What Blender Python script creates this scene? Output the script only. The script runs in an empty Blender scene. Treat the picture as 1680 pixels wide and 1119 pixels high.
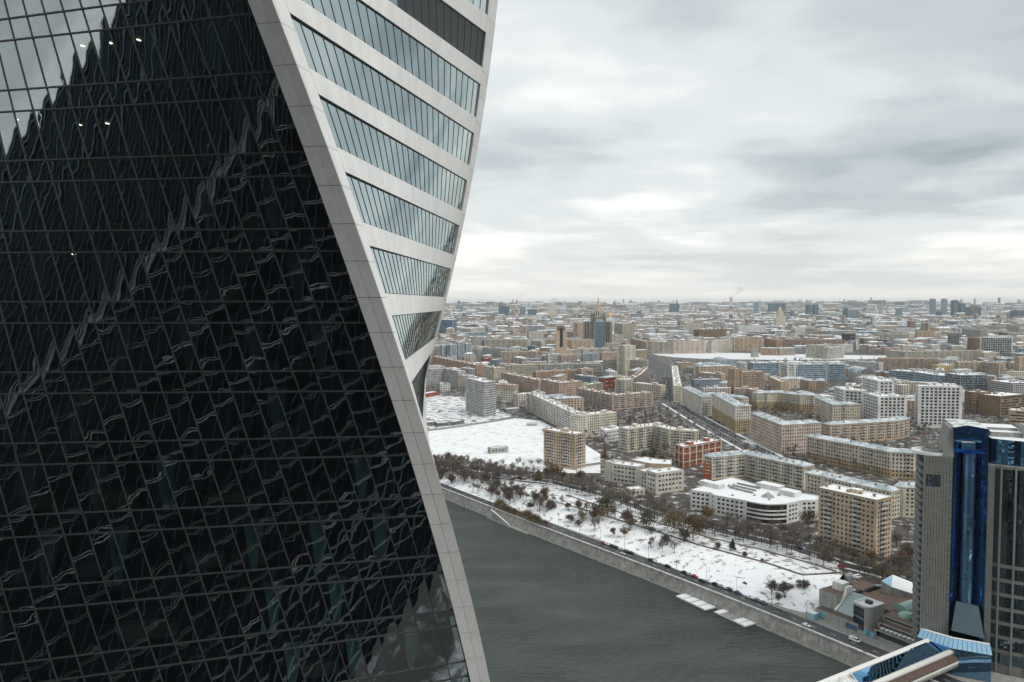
import bpy, math, random, bmesh
from mathutils import Vector, Matrix
R = random.Random(7)
sc = bpy.context.scene
# ------------------------------------------------------------------ camera
CAMH = 160.0
FPX, PITCH = 1300.0, math.atan(62.5/1300.0)      # focal length in pixels of a 1680 wide picture
cam_d = bpy.data.cameras.new('camera'); cam_d.sensor_width = 36.0; cam_d.lens = 36*FPX/1680
cam_d.clip_start = 0.2; cam_d.clip_end = 80000
cam = bpy.data.objects.new('camera', cam_d); sc.collection.objects.link(cam)
cam.location = (0, 0, CAMH); cam.rotation_euler = (math.pi/2-PITCH, 0, 0)
sc.camera = cam
sc.render.resolution_x, sc.render.resolution_y = 1024, 682
sc.view_settings.view_transform = 'Standard'; sc.view_settings.look = 'None'
sc.view_settings.exposure = 0.45; sc.view_settings.gamma = 1.0; sc.view_settings.use_curve_mapping = False
sc.cycles.use_denoising = True
sc.cycles.max_bounces = 8; sc.cycles.glossy_bounces = 4; sc.cycles.transparent_max_bounces = 12
sc.cycles.volume_bounces = 0; sc.cycles.diffuse_bounces = 3
sc.cycles.sample_clamp_indirect = 4.0
sc.cycles.volume_step_rate = 4; sc.cycles.volume_max_steps = 64
sc.cycles.caustics_reflective = False; sc.cycles.caustics_refractive = False
# ------------------------------------------------------------------ sky
SUN_EL, SUN_AZ = math.radians(46), math.radians(132)    # behind thick cloud, behind the viewer to the right
world = bpy.data.worlds.new('World'); sc.world = world; world.use_nodes = True
nt = world.node_tree; nt.nodes.clear()
def N(tree, typ, **kw):
    n = tree.nodes.new(typ)
    for k, v in kw.items(): setattr(n, k, v)
    return n
def L(tree, a, b): tree.links.new(a, b)
def mathn(tree, op, a, b=None, clamp=False):
    n = N(tree, 'ShaderNodeMath', operation=op, use_clamp=clamp)
    for i, x in enumerate((a, b)):
        if x is None: continue
        if isinstance(x, (int, float)): n.inputs[i].default_value = x
        else: L(tree, x, n.inputs[i])
    return n.outputs[0]
def mixc(tree, f, a, b, bt='MIX'):
    n = N(tree, 'ShaderNodeMix', data_type='RGBA', blend_type=bt)
    for s, x in ((0, f), (6, a), (7, b)):
        if isinstance(x, (int, float)): n.inputs[s].default_value = x
        elif isinstance(x, tuple): n.inputs[s].default_value = (*x[:3], 1)
        else: L(tree, x, n.inputs[s])
    return n.outputs[2]
def ramp(tree, fac, stops, interp='EASE'):
    n = N(tree, 'ShaderNodeValToRGB'); r = n.color_ramp; r.interpolation = interp
    while len(r.elements) < len(stops): r.elements.new(0.5)
    for e, (p, c) in zip(r.elements, stops):
        e.position = p; e.color = (*((c, c, c) if isinstance(c, (int, float)) else c), 1)
    L(tree, fac, n.inputs[0]); return n.outputs[0]
def sky():
    tc = N(nt, 'ShaderNodeTexCoord'); sep = N(nt, 'ShaderNodeSeparateXYZ'); L(nt, tc.outputs['Generated'], sep.inputs[0])
    z = mathn(nt, 'MAXIMUM', sep.outputs[2], 0.0)
    zz = mathn(nt, 'ADD', z, 0.085)
    cx = mathn(nt, 'DIVIDE', sep.outputs[0], zz); cy = mathn(nt, 'DIVIDE', sep.outputs[1], zz)
    cmb = N(nt, 'ShaderNodeCombineXYZ'); L(nt, cx, cmb.inputs[0]); L(nt, cy, cmb.inputs[1]); cmb.inputs[2].default_value = 3.7
    def noise(scale, detail, rough, dist, off):
        mp = N(nt, 'ShaderNodeMapping'); mp.inputs['Location'].default_value = off; L(nt, cmb.outputs[0], mp.inputs[0])
        n = N(nt, 'ShaderNodeTexNoise'); n.inputs['Scale'].default_value = scale; n.inputs['Detail'].default_value = detail
        n.inputs['Roughness'].default_value = rough; n.inputs['Distortion'].default_value = dist
        L(nt, mp.outputs[0], n.inputs[0]); return n.outputs[0]
    big = noise(0.22, 3, 0.45, 0.3, (SKYX, SKYY, 0))
    small = noise(0.75, 4, 0.5, 0.2, (SKYY+1.3, SKYX+8.1, 2)); fine = noise(2.2, 6, 0.5, 0.1, (7.7, 3.1, 5))
    v = mathn(nt, 'ADD', mathn(nt, 'ADD', mathn(nt, 'MULTIPLY', big, 0.50), mathn(nt, 'MULTIPLY', small, 0.36)), mathn(nt, 'MULTIPLY', fine, 0.14))
    col = ramp(nt, v, [(0.36, (0.27, 0.315, 0.34)), (0.44, (0.42, 0.465, 0.485)), (0.51, (0.57, 0.605, 0.61)), (0.60, (0.78, 0.79, 0.775))])
    hor = ramp(nt, z, [(0.0, 0.95), (0.025, 0.50), (0.11, 0.0)])
    col = mixc(nt, hor, col, (0.70, 0.69, 0.635))
    st = N(nt, 'ShaderNodeTexSky', sky_type='NISHITA', sun_disc=False, sun_elevation=SUN_EL, sun_rotation=SUN_AZ, altitude=200)
    st.air_density = 1.5; st.dust_density = 3.0
    b1 = N(nt, 'ShaderNodeBackground'); L(nt, col, b1.inputs[0]); b1.inputs[1].default_value = SKYS
    b2 = N(nt, 'ShaderNodeBackground'); L(nt, st.outputs[0], b2.inputs[0]); b2.inputs[1].default_value = 0.06
    mx = N(nt, 'ShaderNodeMixShader'); mx.inputs[0].default_value = 0.94
    L(nt, b2.outputs[0], mx.inputs[1]); L(nt, b1.outputs[0], mx.inputs[2])
    out = N(nt, 'ShaderNodeOutputWorld'); L(nt, mx.outputs[0], out.inputs[0])
HAZE = 2.5e-5
SKYX, SKYY, SKYS = -17.0, -4.67, 1.05
sky()
sun_d = bpy.data.lights.new('sun', 'SUN'); sun_d.energy = 1.5; sun_d.angle = math.radians(25); sun_d.color = (1, 0.95, 0.88)
sun = bpy.data.objects.new('sun', sun_d); sc.collection.objects.link(sun)
sun.rotation_euler = (math.pi/2-SUN_EL, 0, math.pi-SUN_AZ)
sun.rotation_euler = Vector((-math.sin(SUN_AZ)*math.cos(SUN_EL), -math.cos(SUN_AZ)*math.cos(SUN_EL), -math.sin(SUN_EL))).to_track_quat('-Z', 'Y').to_euler()
# ------------------------------------------------------------------ helpers
def G(px, py, z=0.0):
    """world x, y of the point at height z seen at that place of the photograph"""
    a, b = (px-840)/FPX, (559.5-py)/FPX
    dy = math.cos(PITCH)+b*math.sin(PITCH); dz = -math.sin(PITCH)+b*math.cos(PITCH)
    t = (z-CAMH)/dz
    return (a*t, dy*t)
def GY(px, py, Y):
    a, b = (px-840)/FPX, (559.5-py)/FPX
    dy = math.cos(PITCH)+b*math.sin(PITCH); dz = -math.sin(PITCH)+b*math.cos(PITCH)
    t = Y/dy
    return Vector((a*t, Y, CAMH+dz*t))
def PX(p):
    x, y, z = p[0], p[1], p[2]-CAMH
    fw = y*math.cos(PITCH)-z*math.sin(PITCH); up = y*math.sin(PITCH)+z*math.cos(PITCH)
    if fw <= 0.1: return (-9999, -9999)
    return (840+FPX*x/fw, 559.5-FPX*up/fw)
COL = sc.collection
def link(o, parent=None):
    COL.objects.link(o)
    if parent is not None: o.parent = parent
    return o
def tag(o, label=None, cat=None, group=None, kind=None):
    if label: o['label'] = label
    if cat: o['category'] = cat
    if group: o['group'] = group
    if kind: o['kind'] = kind
    return o
def thing(name, label, cat, loc=(0, 0, 0), group=None, rz=0):
    o = bpy.data.objects.new(name, None); o.empty_display_size = 1; o.location = loc; o.rotation_euler = (0, 0, rz)
    return tag(link(o), label, cat, group)
class MB:
    def __init__(s): s.v = []; s.f = []; s.m = []; s.uv = None
    def poly(s, pts, m=0):
        n = len(s.v); s.v.extend([tuple(p) for p in pts]); s.f.append(tuple(range(n, n+len(pts)))); s.m.append(m)
    def quad(s, a, b, c, d, m=0): s.poly((a, b, c, d), m)
    def box(s, x0, y0, z0, x1, y1, z1, m=0, mt=None):
        P = [(x0,y0,z0),(x1,y0,z0),(x1,y1,z0),(x0,y1,z0),(x0,y0,z1),(x1,y0,z1),(x1,y1,z1),(x0,y1,z1)]
        s._hex(P, m, mt)
    def _hex(s, P, m=0, mt=None):
        n = len(s.v); s.v.extend([tuple(p) for p in P])
        for i, q in enumerate(((0,3,2,1),(4,5,6,7),(0,1,5,4),(1,2,6,5),(2,3,7,6),(3,0,4,7))):
            s.f.append(tuple(n+k for k in q)); s.m.append(mt if (i == 1 and mt is not None) else m)
    def obox(s, c, d, l, w, z0, z1, m=0, mt=None):
        """box centred at c (x, y), long axis d (unit), l long, w wide"""
        nx, ny = -d[1], d[0]
        P = []
        for z in (z0, z1):
            for a, b in ((-1,-1),(1,-1),(1,1),(-1,1)):
                P.append((c[0]+a*d[0]*l/2+b*nx*w/2, c[1]+a*d[1]*l/2+b*ny*w/2, z))
        s._hex(P, m, mt)
    def tube(s, p0, p1, r0, r1, n=6, m=0, caps=False):
        p0 = Vector(p0); p1 = Vector(p1); d = (p1-p0)
        if d.length < 1e-6: return
        d.normalize(); a = d.orthogonal().normalized(); b = d.cross(a)
        k = len(s.v)
        for p, r in ((p0, r0), (p1, r1)):
            for i in range(n):
                t = 2*math.pi*i/n; q = p+a*math.cos(t)*r+b*math.sin(t)*r
                s.v.append((q.x, q.y, q.z))
        for i in range(n):
            j = (i+1) % n; s.f.append((k+i, k+j, k+n+j, k+n+i)); s.m.append(m)
        if caps:
            s.f.append(tuple(k+n+i for i in range(n))); s.m.append(m); s.f.append(tuple(k+n-1-i for i in range(n))); s.m.append(m)
    def lathe(s, c, prof, n=12, m=0):
        k = len(s.v)
        for r, z in prof:
            for i in range(n):
                t = 2*math.pi*i/n; s.v.append((c[0]+r*math.cos(t), c[1]+r*math.sin(t), z))
        for a in range(len(prof)-1):
            for i in range(n):
                j = (i+1) % n; s.f.append((k+a*n+i, k+a*n+j, k+(a+1)*n+j, k+(a+1)*n+i)); s.m.append(m)
    def mesh(s, name, mats, o=(0, 0, 0), smooth=False):
        me = bpy.data.meshes.new(name)
        if o != (0, 0, 0): vs = [(x-o[0], y-o[1], z-o[2]) for x, y, z in s.v]
        else: vs = s.v
        me.from_pydata(vs, [], s.f)
        if not isinstance(mats, (list, tuple)): mats = [mats]
        for m in mats: me.materials.append(m)
        if len(mats) > 1: me.polygons.foreach_set('material_index', s.m)
        if smooth: me.polygons.foreach_set('use_smooth', [True]*len(s.f))
        me.update(); return me
    def build(s, name, mats, parent=None, smooth=False, world=True):
        """verts in world coordinates; the object sits under its parent's origin"""
        o = tuple(parent.matrix_basis.translation) if (parent is not None and world) else (0, 0, 0)
        if parent is not None and parent.parent is not None and world:
            q = parent.parent.matrix_basis.translation; o = (o[0]+q[0], o[1]+q[1], o[2]+q[2])
        return link(bpy.data.objects.new(name, s.mesh(name, mats, o, smooth)), parent)
# ------------------------------------------------------------------ materials
MATS = {}
def newmat(name):
    m = bpy.data.materials.new(name); m.use_nodes = True; t = m.node_tree; t.nodes.clear()
    out = N(t, 'ShaderNodeOutputMaterial'); p = N(t, 'ShaderNodeBsdfPrincipled'); L(t, p.outputs[0], out.inputs[0])
    MATS[name] = m; return m, t, p, out
def tex(t, scale, detail=4, coord='Object', sc3=(1, 1, 1), rough=0.55):
    tc = N(t, 'ShaderNodeTexCoord'); mp = N(t, 'ShaderNodeMapping'); mp.inputs['Scale'].default_value = sc3
    L(t, tc.outputs[coord], mp.inputs[0])
    n = N(t, 'ShaderNodeTexNoise'); n.inputs['Scale'].default_value = scale; n.inputs['Detail'].default_value = detail
    n.inputs['Roughness'].default_value = rough; L(t, mp.outputs[0], n.inputs[0]); return n.outputs[0]
def wallmat(name, c, rough=0.85, var=0.22, scale=0.12, streak=0.18):
    m, t, p, o = newmat(name); p.inputs['Roughness'].default_value = rough
    a = ramp(t, tex(t, scale, 5), [(0.3, 1-var), (0.7, 1+var*0.4)], 'LINEAR')
    b = ramp(t, tex(t, 0.9, 3, sc3=(1, 1, 0.08)), [(0.35, 1-streak), (0.65, 1.0)], 'LINEAR')
    col = mixc(t, 1.0, mixc(t, 1.0, c, a, 'MULTIPLY'), b, 'MULTIPLY'); L(t, col, p.inputs['Base Color']); return m
def plain(name, c, rough=0.6, metal=0.0, emit=None, es=1.0):
    m, t, p, o = newmat(name); p.inputs['Base Color'].default_value = (*c, 1); p.inputs['Roughness'].default_value = rough
    p.inputs['Metallic'].default_value = metal
    if emit: p.inputs['Emission Color'].default_value = (*emit, 1); p.inputs['Emission Strength'].default_value = es
    return m
def winmat(name, dark, light, share=0.25, rough=0.12):
    """window panes: each pane (island) has its own tone: dark room, blind or curtain"""
    m, t, p, o = newmat(name); g = N(t, 'ShaderNodeNewGeometry')
    col = ramp(t, g.outputs['Random Per Island'], [(0.0, dark), (1-share, tuple(x*1.9 for x in dark)), (1-share+0.02, tuple(x*0.45 for x in light)), (1.0, light)], 'LINEAR')
    L(t, col, p.inputs['Base Color']); p.inputs['Roughness'].default_value = rough; p.inputs['Specular IOR Level'].default_value = 0.6; return m
def coated_glass(name, refl, tint, see, bump=0.0, bscale=1.2, frost=0.0):
    """coated facade glass: mirror share + tinted view inside"""
    m, t, p, out = newmat(name); t.nodes.remove(p)
    gl = N(t, 'ShaderNodeBsdfGlossy'); gl.inputs['Color'].default_value = (*refl, 1); gl.inputs['Roughness'].default_value = frost
    tr = N(t, 'ShaderNodeBsdfTransparent'); tr.inputs['Color'].default_value = (*tint, 1)
    fr = N(t, 'ShaderNodeFresnel'); fr.inputs['IOR'].default_value = 1.5
    f = mathn(t, 'ADD', mathn(t, 'MULTIPLY', fr.outputs[0], 1-see), see, True)
    mx = N(t, 'ShaderNodeMixShader'); L(t, f, mx.inputs[0]); L(t, tr.outputs[0], mx.inputs[1]); L(t, gl.outputs[0], mx.inputs[2])
    L(t, mx.outputs[0], out.inputs[0])
    if bump:
        tc = N(t, 'ShaderNodeTexCoord'); oi = N(t, 'ShaderNodeObjectInfo')
        add = N(t, 'ShaderNodeVectorMath', operation='ADD'); L(t, tc.outputs['Object'], add.inputs[0])
        sh = N(t, 'ShaderNodeCombineXYZ'); L(t, mathn(t, 'MULTIPLY', oi.outputs['Random'], 60.0), sh.inputs[2]); L(t, sh.outputs[0], add.inputs[1])
        n = N(t, 'ShaderNodeTexNoise'); n.inputs['Scale'].default_value = bscale; n.inputs['Detail'].default_value = 1.5; n.inputs['Roughness'].default_value = 0.4
        L(t, add.outputs[0], n.inputs[0])
        b = N(t, 'ShaderNodeBump'); b.inputs['Strength'].default_value = 1.0; b.inputs['Distance'].default_value = bump
        L(t, n.outputs[0], b.inputs['Height']); L(t, b.outputs[0], gl.inputs['Normal'])
    return m
def snowmat(name, c=(0.80, 0.82, 0.84), dirt=None, scale=0.08, lo=0.40, hi=0.52):
    m, t, p, o = newmat(name); p.inputs['Roughness'].default_value = 0.8
    if dirt is None: L(t, mixc(t, tex(t, 0.25, 6), tuple(x*0.88 for x in c), c), p.inputs['Base Color'])
    else:
        f = ramp(t, tex(t, scale, 7, rough=0.65), [(lo, 0.0), (hi, 1.0)], 'LINEAR')
        L(t, mixc(t, f, dirt, c), p.inputs['Base Color'])
    b = N(t, 'ShaderNodeBump'); b.inputs['Distance'].default_value = 0.3; b.inputs['Strength'].default_value = 0.4
    L(t, tex(t, 0.6, 5), b.inputs['Height']); L(t, b.outputs[0], p.inputs['Normal']); return m
M_white_panel = wallmat('white_panel', (0.84, 0.845, 0.83), 0.42, 0.10, 0.25, 0.10)
M_band_panel = wallmat('band_panel', (0.80, 0.81, 0.80), 0.45, 0.12, 0.3, 0.12)
M_seam = plain('dark_seam', (0.02, 0.02, 0.02), 0.8)
M_mullion = plain('mullion_metal', (0.065, 0.072, 0.078), 0.5, 0.2)
M_dark_glass = coated_glass('dark_facade_glass', (0.80, 0.88, 0.90), (0.86, 0.96, 0.94), 0.36, 0.0045, 0.9)
M_pale_glass = coated_glass('pale_facade_glass', (0.72, 0.83, 0.84), (0.16, 0.22, 0.22), 0.62, 0.0015, 0.8)
M_int_dark = plain('interior_dark', (0.03, 0.035, 0.038), 0.8)
M_int_teal = plain('interior_teal', (0.55, 0.92, 0.85), 0.7)
M_int_beam = plain('interior_amber', (0.6, 0.42, 0.18), 0.7)
M_louvre = plain('dark_louvre', (0.012, 0.016, 0.017), 0.35)
M_lamp = plain('ceiling_lamp', (1, 0.9, 0.7), 0.5, emit=(1, 0.86, 0.6), es=2.6)
M_furn = plain('office_furniture', (0.4, 0.38, 0.35), 0.7)

# ================================================================== twisted tower
TC = (-25.63, 66.61); TR = 25.75; TTH = -0.805; TW = -0.01538; TH_ = TR/math.sqrt(2); FLH = 4.3
TZ0 = CAMH+15.38-2.15-0.25          # top of the spandrel of storey 0
TBASE = -14.0
def tw(face_ang, u, off, zl):
    """local point of a face: along u, off in front of the face plane, at zl from the storey's top (twisted)"""
    a = TTH+face_ang+TW*(TZ0-CAMH)+TW*zl
    n = (math.cos(a), math.sin(a)); t = (-n[1], n[0])
    r = TH_+off
    return (n[0]*r+t[0]*u, n[1]*r+t[1]*u, zl)
def grid(mb, fa, u0, u1, z0, z1, off, nu, nv, bulge=0.0, m=0, flip=False):
    k = len(mb.v)
    for j in range(nv+1):
        for i in range(nu+1):
            a, b = i/nu, j/nv
            mb.v.append(tw(fa, u0+(u1-u0)*a, off+bulge*math.sin(math.pi*a)*math.sin(math.pi*b), z0+(z1-z0)*b))
    for j in range(nv):
        for i in range(nu):
            q = k+j*(nu+1)+i; mb.f.append((q, q+1, q+nu+2, q+nu+1)); mb.m.append(m)
def slab3(mb, fa, u0, u1, z0, z1, o0, o1, nv=2, m=0):
    """a bar with thickness following the twist"""
    for j in range(nv):
        za, zb = z0+(z1-z0)*j/nv, z0+(z1-z0)*(j+1)/nv
        P = [tw(fa,u0,o0,za),tw(fa,u0,o1,za),tw(fa,u1,o1,za),tw(fa,u1,o0,za),tw(fa,u0,o0,zb),tw(fa,u0,o1,zb),tw(fa,u1,o1,zb),tw(fa,u1,o0,zb)]
        P = [P[1],P[2],P[3],P[0],P[5],P[6],P[7],P[4]]
        mb._hex(P, m)
def twisted_tower():
    T = thing('twisted_tower', 'twisting skyscraper with black mirror glass face and white banded face', 'skyscraper', (TC[0], TC[1], TBASE))
    def place(o, n):          # storey n counted downwards
        o.location = (0, 0, TZ0-FLH*n-TBASE); o.rotation_euler = (0, 0, -TW*FLH*n); return o
    def sub(name, me, parent, n):
        o = bpy.data.objects.new(name, me); link(o, parent); return place(o, n)
    FD, FW = -math.pi/4, math.pi/4
    NT, NB = -4, 12                                  # detailed storeys
    # ---- carriers (frames) of the two faces: the parts that hold panes and panels
    band = 1.45; UD0, UD1 = -TH_+0.4, TH_-band; ND = 25; pd = (UD1-UD0)/ND
    UW0, UW1 = -TH_+1.5, TH_-1.7; NW = 25; pw = (UW1-UW0)/NW
    # transoms are the carrier meshes
    def storey_mesh(fn, rng):
        mb = MB()
        for n in rng:
            k = MB(); fn(k); a = -TW*FLH*n; c, s_ = math.cos(a), math.sin(a); dz = TZ0-FLH*n-TBASE
            q = len(mb.v); mb.v.extend([(x*c-y*s_, x*s_+y*c, z+dz) for x, y, z in k.v])
            mb.f.extend([tuple(i+q for i in f) for f in k.f]); mb.m.extend(k.m)
        return mb
    rng = range(NT, NB)
    def loc(name, mb, mats, parent, **kw): return mb.build(name, mats, parent, world=False, **kw)
    # interior core seen through the glass
    core = loc('core', storey_mesh(lambda k: [grid(k, fa, -9, 9, -FLH, 0, -TH_+9, 1, 2) for fa in (FD, FW, FW+math.pi/2, FD-math.pi/2)], rng), M_int_dark, T)
    dark = loc('dark_glass_facade', storey_mesh(lambda k: slab3(k, FD, UD0-0.1, UD0, -FLH, 0, -0.2, 0.1, 3), rng), M_mullion, T)
    tag(dark, 'black reflecting glass facade with slanted mullions')
    white = loc('white_banded_facade', storey_mesh(lambda k: (slab3(k, FW, -TH_, UW0-0.02, -FLH, 0, -0.9, -0.12, 3), slab3(k, FW, UW1+0.02, TH_, -FLH, 0, -0.9, -0.12, 3)), rng), M_seam, T)
    tag(white, 'white panelled facade with pale ribbon windows')
    corner = loc('corner_band', storey_mesh(lambda k: slab3(k, FD, UD1+0.03, TH_-0.03, -FLH, 0, -0.5, 0.16, 3), rng), M_seam, T)
    tag(corner, 'pale grey twisting corner band of metal panels')
    # ---- slabs, columns, lamps inside
    slab = MB(); 
    for zz, q in ((-1.05, 0), (-0.35, 1)):
        pts = []
        for fa in (FD-math.pi/2, FD, FW, FW+math.pi/2):
            a = TTH+fa+TW*(TZ0-CAMH)+TW*zz; r = (TH_-1.15)*math.sqrt(2); b = a+math.pi/4
            pts.append((r*math.cos(b), r*math.sin(b), zz))
        slab.poly(pts if q else pts[::-1])
        if q: 
            k = len(slab.v)-8
            for i in range(4): j = (i+1) % 4; slab.f.append((k+3-i, k+3-j, k+4+j, k+4+i)); slab.m.append(0)
    sme = slab.mesh('floor_slab', M_int_dark)
    for n in rng: sub('floor_slab', sme, core, n)
    rr = random.Random(3)
    for c in range(1, 9):
        u = TH_-1.2-c*4.05
        k = MB()
        P = []
        for zz, w in ((-FLH-0.3, 0.16), (-1.1, 0.62)):
            for du, oo in ((-w, -0.5), (w, -0.5), (w, -1.0), (-w, -1.0)): P.append(tw(FD, u+du+(zz+4)*0.28, oo, zz))
        k._hex(P); me = k.mesh('column', M_int_teal)
        for n in range(-3, 11):
            if rr.random() < 0.72: sub('column', me, core, n)
    for n in range(-3, 11):
        k = MB()
        for r_ in range(rr.choice((0, 0, 1, 2, 2))):
            off = -2.5-2.2*r_; u0 = rr.uniform(-14, 6); cnt = rr.randint(1, 4)
            for i in range(cnt):
                u = u0+i*2.1
                P = [tw(FD, u+a*0.07, off+b*0.13, -1.1-c) for c in (0.05, 0.0) for a, b in ((-1,-1),(1,-1),(1,1),(-1,1))]
                k._hex(P)
        if k.f: sub('ceiling_lamp', k.mesh('ceiling_lamp', M_lamp), core, n)['kind'] = 'stuff'
        k = MB()
        for i in range(rr.randint(2, 5)):
            u = rr.uniform(-15, 15); w = rr.uniform(0.5, 1.4); h = rr.uniform(0.6, 1.3)
            P = [tw(FD, u+a*w, -2.4+b*0.4, zz) for zz in (-FLH-0.3, -FLH-0.3+h) for a, b in ((-1,-1),(1,-1),(1,1),(-1,1))]
            k._hex(P)
        sub('desk', k.mesh('desk', M_furn if rr.random() < .8 else M_int_beam), core, n)['kind'] = 'stuff'
    # ---- dark face panes
    spots = []
    meshes = {}
    for i in range(ND):
        u0, u1 = UD0+i*pd+0.03, UD0+(i+1)*pd-0.03
        for row, (za, zb) in enumerate(((-FLH+0.03, -1.33), (-1.27, -0.03))):
            bm_ = rr.uniform(0.004, 0.010)*(1 if row == 0 else 0.7)
            k = MB(); grid(k, FD, u0, u1, za, zb, 0.0, 4, 6 if row == 0 else 4, bm_); meshes[i, row] = k.mesh('glass_pane', M_dark_glass, smooth=True)
            for n in rng:
                a = -TW*FLH*n; p = tw(FD, (u0+u1)/2, 0, (za+zb)/2)
                w = (p[0]*math.cos(a)-p[1]*math.sin(a)+TC[0], p[0]*math.sin(a)+p[1]*math.cos(a)+TC[1], p[2]+TZ0-FLH*n)
                x, y = PX(w); vis = (-25 < x < 1700 and -40 < y < 1160)
                spots.append(((0 if vis else 1), (zb-za < 2), w[1], i, row, n))
    spots.sort()
    rest = MB()
    for q, s_ in enumerate(spots):
        _, _, _, i, row, n = s_
        if q < 300 and s_[0] == 0: sub('glass_pane', meshes[i, row], dark, n)
        else:
            me = meshes[i, row]; a = -TW*FLH*n; c, sn = math.cos(a), math.sin(a); b0 = len(rest.v)
            rest.v.extend([(v.co.x*c-v.co.y*sn, v.co.x*sn+v.co.y*c, v.co.z+TZ0-FLH*n-TBASE) for v in me.vertices])
            for p in me.polygons: rest.f.append(tuple(b0+t for t in p.vertices)); rest.m.append(0)
    loc('glass_pane', rest, M_dark_glass, dark, smooth=True)['kind'] = 'stuff'
    for i in range(ND+1):
        u = UD0+i*pd
        loc('mullion', storey_mesh(lambda k: slab3(k, FD, u-0.035, u+0.035, -FLH, 0, -0.08, 0.05, 3), rng), M_mullion, dark)
    for zz in (0.0, -1.3):
        k = MB()
        for j in range(8): slab3(k, FD, UD0+(UD1-UD0)*j/8, UD0+(UD1-UD0)*(j+1)/8, zz-0.045, zz+0.045, -0.08, 0.07, 1)
        me = k.mesh('transom', M_mullion)
        for n in rng: sub('transom', me, dark, n)
    # ---- white face: windows and spandrel panels
    WZ0, WZ1 = -3.78, -0.88
    def yb(n):
        p = tw(FW, UW1, -0.15, WZ0); a = -TW*FLH*n; return PX((p[0]*math.cos(a)-p[1]*math.sin(a)+TC[0], p[0]*math.sin(a)+p[1]*math.cos(a)+TC[1], p[2]+TZ0-FLH*n))[1]
    n_dark = min(range(-4, 3), key=lambda n: abs(yb(n)-95)); print('dark', n_dark, [round(yb(n)) for n in range(-4, 3)])
    for i in range(NW):
        u0, u1 = UW0+i*pw, UW0+(i+1)*pw
        k = MB(); grid(k, FW, u0+0.045, u1-0.045, WZ0+0.05, WZ1-0.05, -0.15, 3, 5, rr.uniform(-0.003, 0.004)); pm = k.mesh('window_pane', M_pale_glass, smooth=True); pm_dark = k.mesh('window_pane', M_louvre)
        k = MB(); slab3(k, FW, u0-0.042, u0+0.042, WZ0, WZ1, -0.30, -0.125, 3)
        mm = k.mesh('window_mullion', M_mullion)
        k = MB(); slab3(k, FW, u0+0.006, u1-0.006, -FLH+WZ1+0.004, WZ0-0.004, -0.30, 0.0, 1); sm = k.mesh('spandrel_panel', M_white_panel)
        k = MB(); slab3(k, FW, u0, u1, WZ0, WZ0+0.05, -0.30, -0.11, 1); fm = k.mesh('window_sill', M_mullion); k = MB(); slab3(k, FW, u0, u1, WZ1-0.05, WZ1, -0.30, -0.11, 1); fm2 = k.mesh('window_head', M_mullion)
        for n in range(-4, 8):
            sub('window_pane', pm_dark if (n == n_dark and i >= 13) else pm, white, n); sub('window_mullion', mm, white, n); sub('spandrel_panel', sm, white, n); sub('window_sill', fm, white, n); sub('window_head', fm2, white, n)
    k = MB(); grid(k, FW, UW0, UW1, -FLH, 0, -1.6, 8, 2); bm2 = k
    loc('blind_wall', storey_mesh(lambda k: grid(k, FW, UW0, UW1, -FLH, 0, -1.6, 8, 2), rng), M_int_dark, core)
    # ---- edge panels in half storeys
    for zz in (-2.15-0.0, 0.0):
        for nm, fa, u0, u1, o0, o1, par, mt in (('edge_panel', FW, -TH_-0.0, UW0-0.012, -0.30, 0.0, white, M_white_panel), ('edge_panel', FW, UW1+0.012, TH_-0.02, -0.30, 0.0, white, M_white_panel),
                                ('band_panel', FD, UD1, UD1+band*0.5-0.012, 0.0, 0.22, corner, M_band_panel), ('band_panel', FD, UD1+band*0.5+0.012, TH_-0.006, 0.0, 0.20, corner, M_band_panel)):
            k = MB(); slab3(k, fa, u0, u1, zz-2.15+0.25+0.014, zz+0.25-0.014, o0, o1, 1); me = k.mesh(nm, mt)
            for n in range(-4, 12): sub(nm, me, par, n)
    # ---- the other two faces and the storeys above and below, plain
    rest = storey_mesh(lambda k: [grid(k, fa, -TH_, TH_, -FLH, 0, -0.02, 6, 2, m=0) for fa in (FD-math.pi/2, FW+math.pi/2)], rng)
    far = storey_mesh(lambda k: [(grid(k, fa, -TH_, TH_, -FLH, -1.35, -0.02, 6, 1, m=0), grid(k, fa, -TH_, TH_, -1.35, 0, 0.02, 6, 1, m=1)) for fa in (FD, FW, FD-math.pi/2, FW+math.pi/2)], list(range(-16, NT))+list(range(NB, 41)))
    b0 = len(rest.v); rest.v.extend(far.v); rest.f.extend([tuple(i+b0 for i in f) for f in far.f]); rest.m.extend(far.m)
    loc('shaft', rest, [M_dark_tint, M_band_panel], T)['kind'] = 'stuff'
M_dark_tint = plain('dark_tinted_glass', (0.012, 0.016, 0.02), 0.08)
twisted_tower()

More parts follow.
